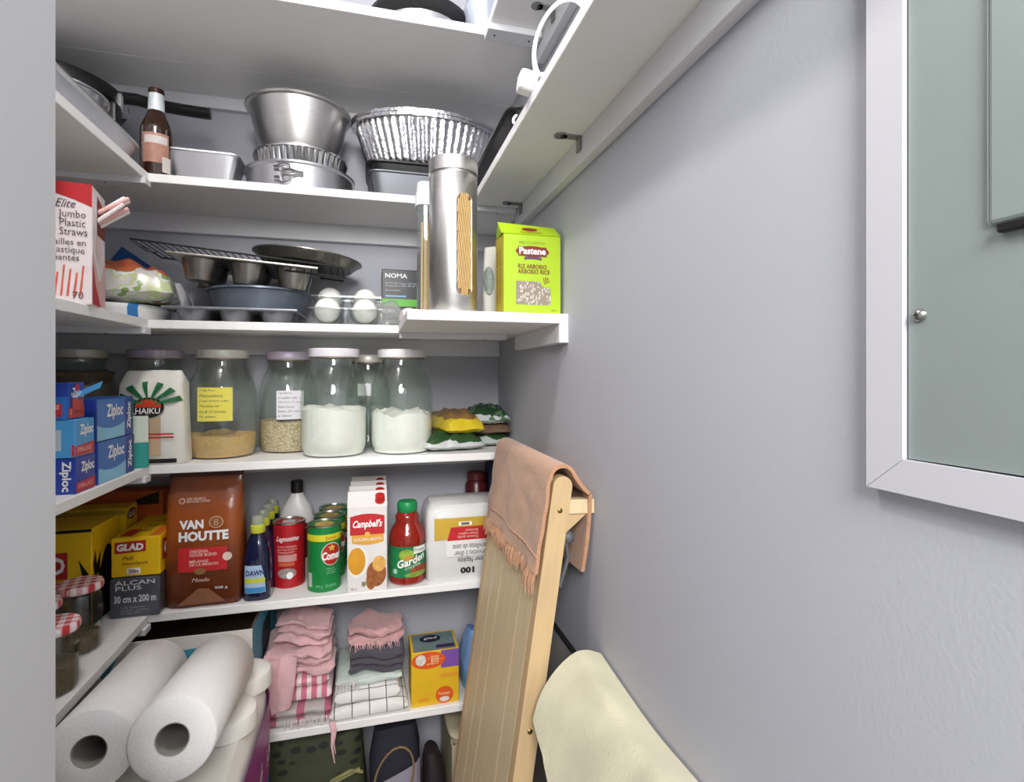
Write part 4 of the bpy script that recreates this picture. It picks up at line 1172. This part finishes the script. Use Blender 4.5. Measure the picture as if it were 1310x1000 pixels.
# broth cartons
w, d, h = .088, .058, .192
m_cart = M('carton_cream', 'E3DFDC', .5, var=.03)
cx_ = xat(470, 1.253)
t, F_ = carton('broth_carton', 'front carton of golden broth with a red capped top', 'carton', (cx_, 1.253 + d / 2, S4), 0, w, d, h, m_cart, 'broth cartons in a row')
hh = .022
obj('gable', ([(-w / 2, -d / 2, h), (w / 2, -d / 2, h), (w / 2, d / 2, h), (-w / 2, d / 2, h), (-w / 2, -.003, h + hh), (w / 2, -.003, h + hh), (w / 2, .003, h + hh), (-w / 2, .003, h + hh),
               (-w / 2, -.002, h + hh + .010), (w / 2, -.002, h + hh + .010), (w / 2, .002, h + hh + .010), (-w / 2, .002, h + hh + .010)],
              [(0, 1, 5, 4), (7, 6, 2, 3), (4, 5, 9, 8), (6, 7, 11, 10), (8, 9, 10, 11), (1, 2, 6, 5), (3, 0, 4, 7), (5, 6, 10, 9), (7, 4, 8, 11)]), m_cart, t)
cp = xf(lathe([(.0115, 0), (.0115, .004), (.0105, .0045), (.0105, .017), (.009, .018), (0, .018)], 20), Matrix.Translation((.028, -.014, h + .009)) @ Matrix.Rotation(.35, 4, 'X'))
obj('cap', cp, M('cap_red', 'C4201E', .35), t, True)
S = F_['front']
panel(t, 'gold_banner', S, (.010, .112, .080, .135), M('gold_print', 'E0A53C', .5), n=(12, 3), shape=lambda s, q: (s, q - .22 * (1 - q) * math.sin(s * PI)))
panel(t, 'red_banner', S, (.006, .130, .082, .172), RED, e=.0009, n=(12, 3), shape=lambda s, q: (s, q + .14 * q * math.sin(s * PI)))
text(t, S, 'Campbell\'s', (.012, .142, .077, .164), WHITE, shear=.35, bold=.03, e=.0014)
text(t, S, 'GOLDEN BROTH', (.014, .116, .076, .123), WHITE, e=.0014)
disc(t, 'gold_dot', S, .044, .131, .006, .006, M('gold_print2', 'E9B25C', .5), e=.0015)
disc(t, 'bowl_print', S, .0225, .069, .0222, .036, M('bowl_white', 'F2EFEA', .5), e=.0006); disc(t, 'bowl_print', S, .0205, .071, .0195, .031, M('broth_gold', 'D99A28', .4, var=.1), e=.0010)
m_chk = M('roast_brown', '9A5A2C', .55, var=.35, scale=120)
disc(t, 'chicken_print', S, .064, .040, .022, .030, m_chk); disc(t, 'chicken_print', S, .052, .024, .011, .020, m_chk, e=.0009); disc(t, 'chicken_print', S, .070, .062, .015, .018, M('roast_gold', 'E0A858', .5, var=.2, scale=90), e=.0011)
text(t, S, '900 mL', (.008, .006, .022, .011), g)
disc(t, 'herb_print', S, .036, .018, .005, .006, M('herb', '7F8A6A', .6))
for i, lb_ in enumerate(('second broth carton from the front, red cap showing', 'third broth carton back in the row', 'rearmost broth carton against the wall')):
    dup(t, (cx_ + .001 * (i + 1), 1.253 + d / 2 + (d + .002) * (i + 1), S4), 0, lb_)

# vegetable juice bottle
t = thing('juice_bottle', 'red vegetable cocktail bottle with bright green cap', 'bottle', (xat(521, 1.302), 1.302, S4))
R_ = .0435
obj('body', lathe([(0, 0), (R_ - .006, 0), (R_ - .001, .004), (R_, .010), (R_ - .001, .018), (R_ - .001, .092), (R_, .100), (R_ - .001, .112), (R_ - .006, .126), (R_ - .016, .142), (.0275, .148), (.0285, .154), (.026, .160), (.021, .166), (.020, .168)], 44), M('tomato_juice', '8A1E14', .12, var=.12, scale=18, coat=.6), t, True)
obj('cap', lathe([(.022, .166), (.0235, .168), (.0235, .186), (.021, .1905), (0, .1915)], 44, flute=22, amp=.0005, fz=(.167, .187)), M('cap_green', '128A4C', .4), t, True)
S = cyl(R_ - .0005)
lb = panel(t, 'label_wrap', S, (-.066, .020, .066, .092), M('garden_green', '1E7A46', .4, var=.2, scale=50), n=(30, 4), e=.0008)
panel(t, 'white_tag', S, (.012, .074, .050, .090), WHITE, e=.0012, n=(8, 2)); text(t, S, 'Primo', (.014, .078, .042, .087), DG, e=.0016)
disc(t, 'vegetable_print', S, -.004, .072, .018, .014, M('veg_lime', '8FAE3A', .5, var=.35, scale=90), e=.0011); disc(t, 'vegetable_print', S, .0, .066, .010, .006, M('veg_orange', 'C98A3A', .5), e=.0014)
disc(t, 'vegetable_print', S, .030, .034, .026, .012, M('veg_red', '9C4A2C', .5, var=.4, scale=90), e=.0011); disc(t, 'vegetable_print', S, .020, .026, .030, .006, M('veg_lime2', '7DA043', .5, var=.35, scale=90), e=.0013)
rg = lambda u, v, e: S(u, v + .28 * (u + .02), e)
text(t, rg, 'Garden', (-.026, .042, .042, .061), WHITE, e=.0019, bold=.03); text(t, rg, 'COCKTAIL', (-.008, .034, .030, .040), WHITE, e=.0019)
disc(t, 'badge', S, -.032, .034, .006, .006, M('badge_mint', 'A8D4BC', .5), e=.0014)

# napkins
sec = [(0, .104, .070, 8), (.006, .108, .074, 8), (.15, .108, .074, 8), (.168, .104, .070, 6), (.180, .096, .058, 5)]
t = thing('napkin_pack', 'plastic wrapped pack of white napkins, printed upside down', 'napkins', (.2345, 1.336, S4))
obj('napkins', loft(sec, 48), M('napkin_white', 'E6E4E2', .8, var=.02), t, True)
obj('wrapper', rough_up(loft([(a * 1.005, b + .0012, c + .0012, n) for a, b, c, n in sec] + [(.188, .100, .012, 4), (.192, .096, .004, 4)], 48), .002, 40, 3), m_film, t, True)
S = lofts(sec); EP = .0030
panel(t, 'gold_field', S, (-.090, .100, .100, .152), M('napkin_gold', 'C9A63A', .4, var=.06), e=EP, n=(14, 5), shape=lambda s, q: (s, q + (1 - q) * .28 * (s if s < .45 else .45)))
panel(t, 'red_banner', S, (-.060, .098, .100, .130), RED, e=EP + .0005, n=(14, 3), shape=lambda s, q: (s if s > .05 else s + .06 * q, q))
panel(t, 'white_field', S, (-.062, .060, .100, .098), M('napkin_white', 'E6E4E2'), e=EP + .0003)
text(t, S, 'Premium quality\nDinner napkins\nServiettes', (-.035, .102, .015, .124), M('label_cream', 'EBC9B8'), e=EP + .001, rot=2)
panel(t, 'bar_code', S, (-.032, .133, .0, .142), WHITE, e=EP + .0006); panel(t, 'bar_code', S, (-.026, .1345, -.006, .1405), M('code_dark', '6A6258', .6), e=EP + .0009)
text(t, S, 'Dinner Napkins\nServiettes à dîner\nServilletas de cena', (-.046, .043, .040, .088), BLACK, e=EP + .0008, rot=2, shear=.2)
text(t, S, '100', (-.028, .018, .006, .033), BLACK, e=EP + .0008, rot=2, bold=.05)
t = thing('sauce_jar', 'dark red lidded jar standing at the back behind the napkins', 'jar', (.283, 1.452, S4))
obj('body', lathe([(0, 0), (.030, 0), (.031, .004), (.031, .19), (.022, .205)], 28), M('sauce_dark', '4A1518', .3, var=.2), t, True)
obj('lid', lathe([(.024, .204), (.026, .206), (.026, .222), (.023, .224), (0, .224)], 28), M('lid_darkred', '5A1A1E', .4), t, True)
t, F_ = carton('navy_box', 'tall navy box in the back corner beside the dark red jar', 'box', (.331, 1.452, S4), 0, .036, .055, .248, M('navy_card', '1C2140', .5))

# ================================================================== shelf five
# open cardboard box
w, d, h, th = .385, .275, .262, .004
t = thing('cardboard_box', 'open white and blue cardboard box behind the paper towels', 'box', (-.430, 1.165 + d / 2 + .03, S5), 0)
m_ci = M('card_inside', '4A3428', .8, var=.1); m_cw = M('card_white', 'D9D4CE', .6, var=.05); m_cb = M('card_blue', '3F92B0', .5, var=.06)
obj('panel', box(-w / 2, -d / 2, 0, w / 2, -d / 2 + th, h - .004), m_cw, t)
obj('panel', box(-w / 2, d / 2 - th, 0, w / 2, d / 2, h), m_ci, t)
obj('panel', box(-w / 2, -d / 2 + th, 0, -w / 2 + th, d / 2 - th, h), m_ci, t)
sd = obj('panel', box(w / 2 - th, -d / 2 + th, 0, w / 2, d / 2 - th, h), m_ci, t)
obj('panel', box(-w / 2 + th, -d / 2 + th, 0, w / 2 - th, d / 2 - th, th), m_ci, t)
F_ = faces(w, d, h)
panel(t, 'blue_side', F_['right'], (.001, .001, d - .001, h - .001), m_cb)
panel(t, 'black_print', F_['right'], (.10, .04, .20, .22), M('card_black', '1B2A33', .6), e=.0010, n=(12, 6), shape=lambda s, q: (s + .08 * math.sin(q * 14), q))
for u in (.10, .155, .25, .33):
    poly(t, 'blue_triangle', F_['front'], [(u, h - .030), (u + .045, h - .028), (u + .022, h - .075)], m_cb)

# tissue pack and paper towels
m_tp = M('tissue_white', 'E9E6E0', .55, var=.03, bump=.15, bscale=60); m_mag = M('pack_magenta', '9A2F86', .4, var=.15, scale=30); m_pb = M('pack_blue', '24459C', .4, var=.12, scale=30)
sec = [(0, .150, .205, 7), (.01, .155, .21, 7), (.30, .156, .212, 6), (.33, .150, .205, 5), (.345, .135, .19, 4)]
t = thing('tissue_pack', 'large wrapped tissue pack with magenta and blue side under the paper towels', 'tissue pack', (-.355, .978, 0))
sec = [(z * 1.0, a, b, n) for z, a, b, n in [(0, .150, .205, 7), (.01, .158, .212, 7), (.645, .160, .214, 7), (.680, .155, .209, 6), (.694, .145, .199, 5)]]
obj('wrapper', rough_up(loft(sec, 64), .003, 18, 4), m_tp, t, True)
def SR(u, v, e):      # right side of the pack, bowed
    y = -.20 + u
    q = min(1, abs(y) / .212)
    return (.160 * (1 - q ** 7) ** (1 / 7) + e, y, v)
panel(t, 'magenta_band', SR, (.01, .53, .395, .664), m_mag, e=.0035, n=(24, 4), shape=lambda s, q: (s, q + .12 * (1 - q) * math.sin(s * 7)))
panel(t, 'blue_band', SR, (.01, .05, .395, .54), m_pb, e=.003, n=(24, 4))
for i in range(4):
    text(t, SR, 'soft', (.03 + i * .09, .55 + .01 * (i % 2), .085 + i * .09, .60), WHITE, e=.0048, shear=.5)
for i in range(2):
    ms = warp(lathe([(.0, .030), (.014, .030), (.016, .032), (.040, .032), (.047, .028), (.049, .022), (.049, 0), (0, 0)], 36), lambda x, y, z: (x, y, z))
    tag(obj('tissue_roll', ms, m_tp, None, True), ('tissue roll standing on the pack nearer the cardboard box', 'tissue roll on the pack beside the right paper towel')[i], 'tissue roll', 'tissue rolls on the pack', loc=(-.238 - .002 * i, (1.125, 1.0)[i], .6955))
m_pt = M('towel_paper', 'EFEDEC', .9, var=.02, scale=120, bump=.35, bscale=260)
m_core = M('cardboard_core', '9A9690', .9)
def roll(label, front, back, r):
    f, b_ = Vector(front), Vector(back)
    ax = (b_ - f).normalized(); L = .275
    t = thing('paper_towel_roll', label, 'paper towel', f, 0, 'paper towel rolls')
    t.rotation_euler = ax.to_track_quat('Z', 'Y').to_euler()
    obj('paper', lathe([(.0215, 0), (r - .003, 0), (r, .003), (r, L - .003), (r - .003, L), (.0215, L), (.0215, 0)], 64), m_pt, t, 50)
    obj('core', lathe([(.0213, .001), (.0213, L - .001), (.0198, L - .001), (.0198, .001), (.0213, .001)], 36), m_core, t, 50)
    return t
roll('left paper towel roll, end cut off by the door jamb', (-.371, .843, .786), (-.388, 1.118, .752), .0548)
roll('right paper towel roll resting beside the cardboard box', (-.262, .815, .802), (-.268, 1.090, .760), .0548)

# towels
m_pink = M('towel_pink', 'DDB2B6', .95, var=.08, scale=60, bump=.8, bscale=420, sheen=.3)
m_rose = M('towel_rose', 'C99C9C', .95, var=.08, scale=60, bump=.8, bscale=420, sheen=.3)
m_char = M('towel_charcoal', '4E4B55', .95, var=.1, scale=60, bump=.8, bscale=420, sheen=.2)
m_mint = M('towel_mint', 'C9D6CF', .95, var=.08, scale=60, bump=.7, bscale=420)
m_wp = grid_mat('towel_windowpane', 'E8E6E3', '33333E', 26, .05, 'xy')
m_st = grid_mat('towel_striped', 'E9DCDC', 'D37A8E', 46, .55, 'x')
m_gs = grid_mat('towel_grey_stripe', 'B9B2AE', 'B2667A', 17, .28, 'x')
def folded(label, loc, w, d, hs, mat, seed, rz=0, amp=.006, group='folded towels on the lowest shelf', name='folded_towel'):
    """a towel folded over: rounded layers, front folds showing"""
    t = thing(name, label, 'towel', loc, rz, group)
    z = 0; ls = []
    for i, hh in enumerate(hs):
        ms = slab(w * (1 - .015 * (i % 2)), d * (1 - .02 * (i % 3)), hh * 1.04, 30, 18)
        ls.append(mv(ms, .003 * math.sin(i * 2.1 + seed), .003 * math.cos(i * 3 + seed), z)); z += hh
    ms = join(*ls)
    lo = min(v[2] for v in ms[0])
    ms = warp(ms, lambda x, y, q: (x + amp * .5 * nz3(x, y, q, 18, seed), y + amp * nz3(x, y, q, 20, seed + 3), max(lo, q + amp * .7 * nz3(x, y, 0, 16, seed + 8) + amp * .3 * nz3(x, y, q, 60, seed))))
    obj('cloth', ms, mat, t, True)
    return t
def fringe(t, pts, mat, length, seed=1, n=3, r=.0011):
    random.seed(seed); ls = []
    for p in pts:
        for k_ in range(n):
            q = Vector(p) + Vector((random.uniform(-.004, .004), random.uniform(-.002, .002), 0))
            e_ = q + Vector((random.uniform(-.006, .006), random.uniform(-.008, .0), -length * random.uniform(.6, 1.1)))
            ls.append(tube([q, (q + e_) / 2 + Vector((random.uniform(-.003, .003), -.002, 0)), e_], r, 5, taper=.4))
    obj('fringe', join(*ls), mat, t, True, kind='stuff')
Lx = xat(392, 1.34); Rx = xat(478, 1.34)
# left pile
t = folded('grey towel with rose stripes at the bottom of the left pile', (Lx - .012, 1.352, S5), .146, .185, [.020, .022], m_gs, 1)
fringe(t, [(-.02 + i * .008, -.094, .018) for i in range(12)], M('fringe_white', 'D9D2D0', .9), .026, 4)
t = folded('pink and white striped towel in the left pile', (Lx - .004, 1.356, S5 + .0445), .125, .17, [.030, .026], m_st, 2)
t = folded('thick pale pink towel heaped on the left pile', (Lx - .012, 1.355, S5 + .103), .146, .150, [.022, .018, .016], m_pink, 3, .05, .026)
def drape(u, v):
    x = -.094 + .062 * u + .008 * math.sin(v * 5); q = v
    wd = 1 - .62 * max(0, v - .35)
    return (-.038 + (u - .5) * .060 * wd + .004 * math.sin(9 * u), -.076 - .018 * math.sin(min(1, v * 2) * PI / 2) - .006 * math.sin(u * 7 + v * 3), .046 - .112 * v + .012 * u * v)
obj('hanging_corner', sheet(drape, 14, 16, .005), m_pink, t, True)
folded('pink towel rolled on top of the left pile', (Lx - .002, 1.340, S5 + .162), .118, .09, [.020, .016, .012], m_pink, 6, -.14, .022)
def bulge(u, v):
    a = v * 1.5 * PI
    return (-.098 + .01 * math.sin(u * 5), -.06 + u * .12, .02)
# right pile
t = folded('white windowpane towel, lowest on the right pile', (Rx - .012, 1.345, S5), .172, .185, [.030], m_wp, 9, .02)
t = folded('white windowpane towel folded above its twin', (Rx - .014, 1.348, S5 + .031), .150, .175, [.028], m_wp, 10, .03)
t = folded('pale mint towel between the white and charcoal towels', (Rx - .008, 1.356, S5 + .060), .150, .16, [.022], m_mint, 11)
fringe(t, [(-.066 + i * .006, -.084, .018) for i in range(7)], M('fringe_white', 'D9D2D0'), .04, 7)
t = folded('charcoal towel folded in four on the right pile', (Rx + .008, 1.350, S5 + .083), .122, .15, [.018, .012, .026], m_char, 12, .0, .014)
t = folded('dusty rose towel lying on the charcoal towel', (Rx + .004, 1.345, S5 + .141), .126, .10, [.024, .020], m_rose, 13, .08, .024)
fringe(t, [(-.055 + i * .009, -.052, .014) for i in range(12)], m_pink, .022, 8)
tag(obj('towel_tassel', join(tube([(0, 0, 0), (.004, -.012, -.012), (.002, -.016, -.040), (.008, -.016, -.080)], .0055, 7, taper=.2), tube([(.004, 0, .002), (.010, -.013, -.010), (.006, -.016, -.035), (.010, -.016, -.060)], .004, 7, taper=.2)), m_pink, None, True),
    'long pink tassel dangling over the lowest shelf edge', 'tassel', loc=(xat(424, 1.252), 1.2495, S5 + .004))

# yellow box and blue bag
w, d, h = .113, .095, .128
t, F_ = carton('freezer_bag_box', 'yellow box with orange badge beside the towels', 'box', (xat(557, 1.262), 1.262 + d / 2, S5), .0, w, d, h, M('box_yellow', 'DDB21C', .45, var=.04))
S = F_['front']
ORG = M('box_orange', 'D9561C', .45); PUR = M('box_purple', '7A4FA0', .45)
panel(t, 'purple_field', S, (.070, .086, w, h), PUR)
disc(t, 'orange_badge', S, .040, .108, .040, .020, ORG, e=.0010); disc(t, 'sheep_print', S, .022, .110, .012, .013, M('sheep', 'D8CFC4', .6, var=.2, scale=150), e=.0014)
text(t, S, 'Pumpkin', (.036, .098, .074, .118), M('box_pale', 'F0D9A0', .5), e=.0014, rot=1) 
disc(t, 'orange_badge', S, .078, .022, .021, .020, ORG, e=.0010); text(t, S, 'Freezer', (.064, .022, .092, .030), M('box_pale', 'F0D9A0'), e=.0014); disc(t, 'orange_badge', S, .078, .012, .012, .006, M('sheep', 'D8CFC4'), e=.0014)
panel(t, 'orange_patch', S, (.068, .062, w - .002, .072), M('box_soft_orange', 'DE9A28', .45)); text(t, S, '200', (.018, .012, .040, .020), ORG)
text(t, S, 'sacs congélation', (.010, .024, .050, .030), M('box_soft_orange', 'DE9A28'))
S = F_['top']
panel(t, 'grey_top', S, (.006, .004, w - .006, d - .008), M('top_teal_grey', '6E8284', .5, var=.08)); disc(t, 'dark_badge', S, .050, .060, .026, .018, M('dark_navy', '1C2438', .5), e=.0010); text(t, S, 'glad', (.034, .054, .066, .068), WHITE, e=.0014)
panel(t, 'dark_badge', S, (.060, .010, .104, .026), M('dark_purple', '3A2A4E', .5), e=.0010)
tag(obj('plastic_bag', rough_up(loft([(0, .030, .05, 3), (.02, .036, .06, 3), (.07, .034, .058, 3), (.115, .026, .045, 2.6), (.14, .014, .02, 2)], 32), .010, 30, 6), M('blue_bag', '7BA2DC', .3, var=.12, scale=40, bump=.4, bscale=60), None, True),
    'soft blue plastic bag squeezed beside the yellow box', 'bag', loc=(.252, 1.335, S5 + .003))

# ================================================================== under the lowest shelf
m_dot = cell_mat('dotted_cloth', '101109', '343A20', 30, .30, .7, (1, 1, 1.7), .5)
t = thing('tote_bag', 'olive tote bag with black oval dots under the lowest shelf', 'bag', (-.175, 1.325, 0), .0)
sec = [(0, .16, .06, 5), (.01, .17, .066, 5), (.30, .165, .06, 5), (.43, .155, .03, 4), (.455, .15, .012, 4)]
obj('body', rough_up(loft(sec, 48), .006, 14, 3), m_dot, t, True)
m_strap = M('strap_olive', '8C8A5A', .8, var=.1)
hp = [(.15 - .30 * s, -.062 - .008 * math.sin(s * 4), .30 + .11 * s ** .6 * 1.0 if False else .395 - .085 * s) for s in [i / 12 for i in range(13)]]
obj('handle', tube(hp + [(-.13, -.066, .28)], .006, 6, flat=.5), m_strap, t, True)
obj('handle', tube([(.155, -.06, .385), (.13, -.070, .40), (.09, -.070, .385), (.06, -.068, .355)], .006, 6, flat=.5), m_strap, t, True)
t = thing('handbag', 'dark navy bag with grey flap beside the dotted tote', 'bag', (.055, 1.305, 0))
sec = [(0, .055, .055, 5), (.28, .060, .06, 5), (.40, .058, .045, 4), (.462, .05, .02, 4)]
obj('body', rough_up(loft(sec, 40), .006, 16, 5), M('navy_cloth', '1A1A28', .8, var=.1), t, True)
panel(t, 'grey_flap', lofts(sec), (-.05, .315, .056, .395), M('flap_grey', '8A8794', .7, var=.08), e=.010, n=(12, 6), shape=lambda s, q: (s, q * (.55 + .45 * s)))
panel(t, 'burgundy_trim', lofts(sec), (-.05, .28, .056, .318), M('burgundy', '5C1226', .6), e=.009, n=(12, 4))
obj('handle', tube([(-.005 + .045 * math.cos(a * PI / 10), -.066 + .012 * math.sin(a * PI / 10), .375 + .058 * math.sin(a * PI / 10) + .02 * math.cos(a * PI / 10)) for a in range(-2, 13)], .005, 6, flat=.5), M('strap_tan', '8A7350', .7), t, True)
tag(obj('backpack', warp(rough_up(loft([(0, .026, .05, 4), (.15, .028, .055, 4), (.25, .028, .055, 4), (.31, .026, .05, 3), (.36, .022, .04, 3), (.39, .016, .025, 2)], 28), .006, 22, 8), lambda x, y, z: (x - .10 * max(0, z - .28), y, z - .35 * max(0, x) * (z > .2))), M('maroon_black', '24161A', .8, var=.2), None, True), 'dark maroon bag slumped between navy bag and beige basket', 'bag', loc=(.152, 1.30, 0))
# beige basket
t = thing('laundry_basket', 'beige plastic basket with a grid of holes on the floor', 'basket', (.262, 1.345, 0))
m_bk = M('basket_beige', 'B7AE92', .5, var=.05)
W, D, H = .155, .20, .44
obj('rim', loft([(H - .022, W / 2 + .002, D / 2 + .002, 6), (H - .004, W / 2 + .006, D / 2 + .006, 6), (H, W / 2 + .002, D / 2 + .002, 6)], 40), m_bk, t, True)
obj('basket_wall', join(box(-W / 2, -D / 2, 0, W / 2, -D / 2 + .003, .22), box(-W / 2, -D / 2, .395, W / 2, -D / 2 + .003, H - .02), box(-W / 2, -D / 2, .22, -W / 2 + .035, -D / 2 + .003, .395),
                        box(-W / 2, -D / 2 + .003, 0, -W / 2 + .003, D / 2, H - .02), box(W / 2 - .003, -D / 2 + .003, 0, W / 2, D / 2, H - .02), box(-W / 2, D / 2 - .003, 0, W / 2, D / 2, H - .02)), m_bk, t)
for i in range(10):
    obj('slat', box(-W / 2 + .046 + i * .0125, -D / 2, .22, -W / 2 + .0485 + i * .0125, -D / 2 + .003, .395), m_bk, t)
for i in range(9):
    obj('slat', box(-W / 2 + .035, -D / 2 + .0005, .238 + i * .018, W / 2, -D / 2 + .0025, .2415 + i * .018), m_bk, t)
tag(obj('dark_cloth', rough_up(loft([(0, .062, .085, 4), (.20, .064, .087, 4), (.37, .06, .08, 3), (.40, .03, .05, 2)], 28), .006, 18, 8), M('basket_contents', '2A1C1C', .9, var=.2), None, True), 'dark laundry heaped inside the beige basket', 'laundry', loc=(.262, 1.347, .004))

# ================================================================== wooden rack against the right wall
m_wood = M('pale_wood', 'DDC8A0', .5, var=.07, scale=14, stretch=(6, 6, .7), bump=.08, bscale=60)
m_wood2 = M('pale_wood_edge', 'CDB084', .5, var=.09, scale=14, stretch=(6, 6, .7), bump=.08, bscale=60)
LEAN = math.radians(8.3)
top = Vector((.283, .985, EYE - .172))                 # top edge middle of the plank face
Hh = (top.z) / math.cos(LEAN)
bx = top.x - Hh * math.sin(LEAN)
t = thing('wooden_rack', 'folded pale wooden plank rack leaning on the right wall', 'rack', (bx + .003, .985, .004), 0, None, (0, LEAN, 0))
# local: x is thickness (wall side +), y along the wall, z up the planks
ys_ = [-.182, -.100, .015, .115, .178]                 # from the camera side to the back
ys_ = [-.152, -.088, .048, .112, .178]
for i in range(4):
    obj('plank', box(.0, ys_[i] + .0014, 0, .012, ys_[i + 1] - .0012, Hh - .004), m_wood, t)
obj('shade_backing', box(.0125, ys_[0] + .002, .01, .0175, ys_[4] - .002, Hh - .012), M('gap_shade', '6E5638', .8), t)  # added dark panel: stops light through the plank gaps and darkens them
# end post with rounded top
rp_ = .0165
pr = [( .0165 + rp_ * math.cos(a), Hh - rp_ + .004 + rp_ * math.sin(a)) for a in [PI * i / 10 for i in range(11)]]
out = [(.033, 0)] + pr + [(.0, 0)]
V = [(x, ys_[0] - .024, z) for x, z in out] + [(x, ys_[0] - .0005, z) for x, z in out]
n = len(out)
obj('post', (V, [tuple(range(n)), tuple(range(n, 2 * n))[::-1]] + [(i, i + n, (i + 1) % n + n, (i + 1) % n) for i in range(n)]), m_wood2, t)
V2 = [(x, y + (.356), z) for x, y, z in V]
obj('post', (V2, [tuple(range(n)), tuple(range(n, 2 * n))[::-1]] + [(i, i + n, (i + 1) % n + n, (i + 1) % n) for i in range(n)]), m_wood2, t)
for z in (Hh - .052, Hh - .405, Hh - .76):
    obj('screw', mv(xf(lathe([(0, .0015), (.002, .0015), (.0042, .0005), (.0045, 0)], 14), Matrix.Rotation(PI / 2, 4, 'X')), .0175, ys_[0] - .024, z), M('brass', '9A8450', .35, 1.0), t, True)
for yy in (ys_[0] - .020, .15):
    obj('cross_bar', xf(box(.033, yy, Hh - .058, .0915, yy + .020, Hh - .034, .0015), rotm('Y', -LEAN * .8, (.033, yy, Hh - .045))), m_wood, t)
    obj('brace', ([(.033, yy + .004, Hh - .056), (.070, yy + .004, Hh - .052), (.033, yy + .004, Hh - .092), (.033, yy + .014, Hh - .056), (.070, yy + .014, Hh - .052), (.033, yy + .014, Hh - .092)], [(0, 2, 1), (3, 4, 5), (0, 1, 4, 3), (1, 2, 5, 4), (2, 0, 3, 5)]), m_wood2, t)
obj('hinge', join(tube([(.040, ys_[0] - .004, Hh - .10), (.050, ys_[0] - .004, Hh - .13), (.042, ys_[0] - .004, Hh - .18)], .0065, 8, flat=.6), mv(sph((0, 0, 0), .011, 12, 8), .045, ys_[0] - .004, Hh - .098)), M('hinge_grey', '5E6064', .5), t, True)

# tan towel over the rack
m_tan = M('towel_tan', 'BC8D6C', .95, var=.08, scale=70, bump=.9, bscale=380, sheen=.3)
tt = thing('tan_towel', 'tan fringed towel draped over the wooden rack', 'towel', (top.x, .985, EYE - .16))
sL = math.sin(LEAN)
def tow(u, v):
    # v 0 at the front hem, up over the top, across to the wall and down behind the bar
    L = v * .46
    if L < .150:                                  # front flap, hangs along the planks
        z = -.158 + L; x = -.004 + z * sL * 1.0 - .002
        x -= .0035 * math.sin(u * 15 + 1) * (1 - L / .16) + .003 * nz3(u * .3, z, 0, 30, 2)
        return (x, -.186 + .372 * u, z)
    if L < .200:
        a = (L - .150) / .050 * PI * .72
        r = .020
        return (.014 - r * math.cos(a), -.186 + .372 * u, -.006 + r * math.sin(a) * .9)
    if L < .255:
        s = (L - .200) / .055
        return (.0275 + .036 * s, -.186 + .372 * u, .0090 - .046 * s - .006 * math.sin(s * PI))
    s = (L - .255) / .205
    return (.0645 + .003 * math.sin(u * 6 + s * 3) - .006 * s, -.180 + .355 * u + .02 * s, -.036 - .135 * s)
obj('cloth', sheet(tow, 30, 70, .006), m_tan, tt, True)
fr = []
random.seed(11)
for i in range(150):
    u = random.random(); p = Vector(tow(u, .0)); p.z += random.uniform(-.004, .006)
    ln = .020 + .016 * (.5 + .5 * math.sin(u * 21)) * random.uniform(.6, 1.2)
    q = p + Vector((-.003 + random.uniform(-.003, .003) - ln * sL, random.uniform(-.008, .008), -ln))
    m_ = (p + q) / 2 + Vector((random.uniform(-.004, 0), random.uniform(-.004, .004), 0))
    fr.append(tube([p, m_, q], random.uniform(.0014, .0026), 5, taper=.35))
obj('fringe', join(*fr), m_tan, tt, True, kind='stuff')
hem = [Vector(tow(u / 30, .06)) + Vector((-.004, 0, 0)) for u in range(31)]
obj('hem', tube(hem, .0013, 6), M('towel_hem', 'C8A084', .95, bump=.6, bscale=300), tt, True)

# white tray with black rim leaning behind the rack
t = thing('framed_board', 'white board with a black rim standing behind the wooden rack', 'board', (.326, .99, .0), 0, None, (0, .03, 0))
obj('board', box(-.004, -.13, .02, .004, .13, .80, .001), M('board_white', 'A9A6A4', .5), t)
obj('rim', tube([(0, -.133, .017), (0, .133, .017), (0, .133, .803), (0, -.133, .803)], .006, 6, closed=True), m_blackpl, t, True)
# dark hamper with the cream blanket
t = thing('wooden_hamper', 'dark reddish brown hamper below the cream blanket', 'hamper', (.2975, .56, 0))
m_ham = M('hamper_brown', '4A2418', .3, var=.15, scale=12, coat=.3)
obj('body', box(-.016, -.22, 0, .056, .195, .745, .006, 2), m_ham, t)
obj('lid', box(-.020, -.225, .745, .057, .200, .768, .006, 2), m_ham, t)
m_cream = M('blanket_cream', 'CCC8AC', .95, var=.04, scale=30, bump=.5, bscale=260, sheen=.3)
def blank(u, v):
    # u along the wall (near -> far), v from the wall down the front
    y = .30 + .478 * u
    L = v * .20
    x0 = .352; zt = EYE - .452 + .006 * math.sin(u * 7) + .012 * (u - .5)
    if L < .035: p = (x0 - L, y, zt - .006 + .006 * math.sin(L / .035 * PI / 2))
    else:
        s = (L - .035) / .165
        p = (x0 - .035 - .075 * s ** .8, y + .012 * s * (u - .2), zt - .145 * s ** 1.25 + .055 * s * u ** 6 - .0 * s)
    return (p[0] + .012 * nz3(p[0], y, p[2], 11, 4) * min(1, v * 4), p[1] + (.010 * math.sin(v * 4) if u > .9 else 0), p[2] + .014 * nz3(p[0], y, p[2], 14, 2) * min(1, v * 5))
t = thing('cream_blanket', 'cream fleece blanket draped over the hamper by the right wall', 'blanket', (0, 0, 0))
obj('cloth', sheet(blank, 44, 30, .007), m_cream, t, True)
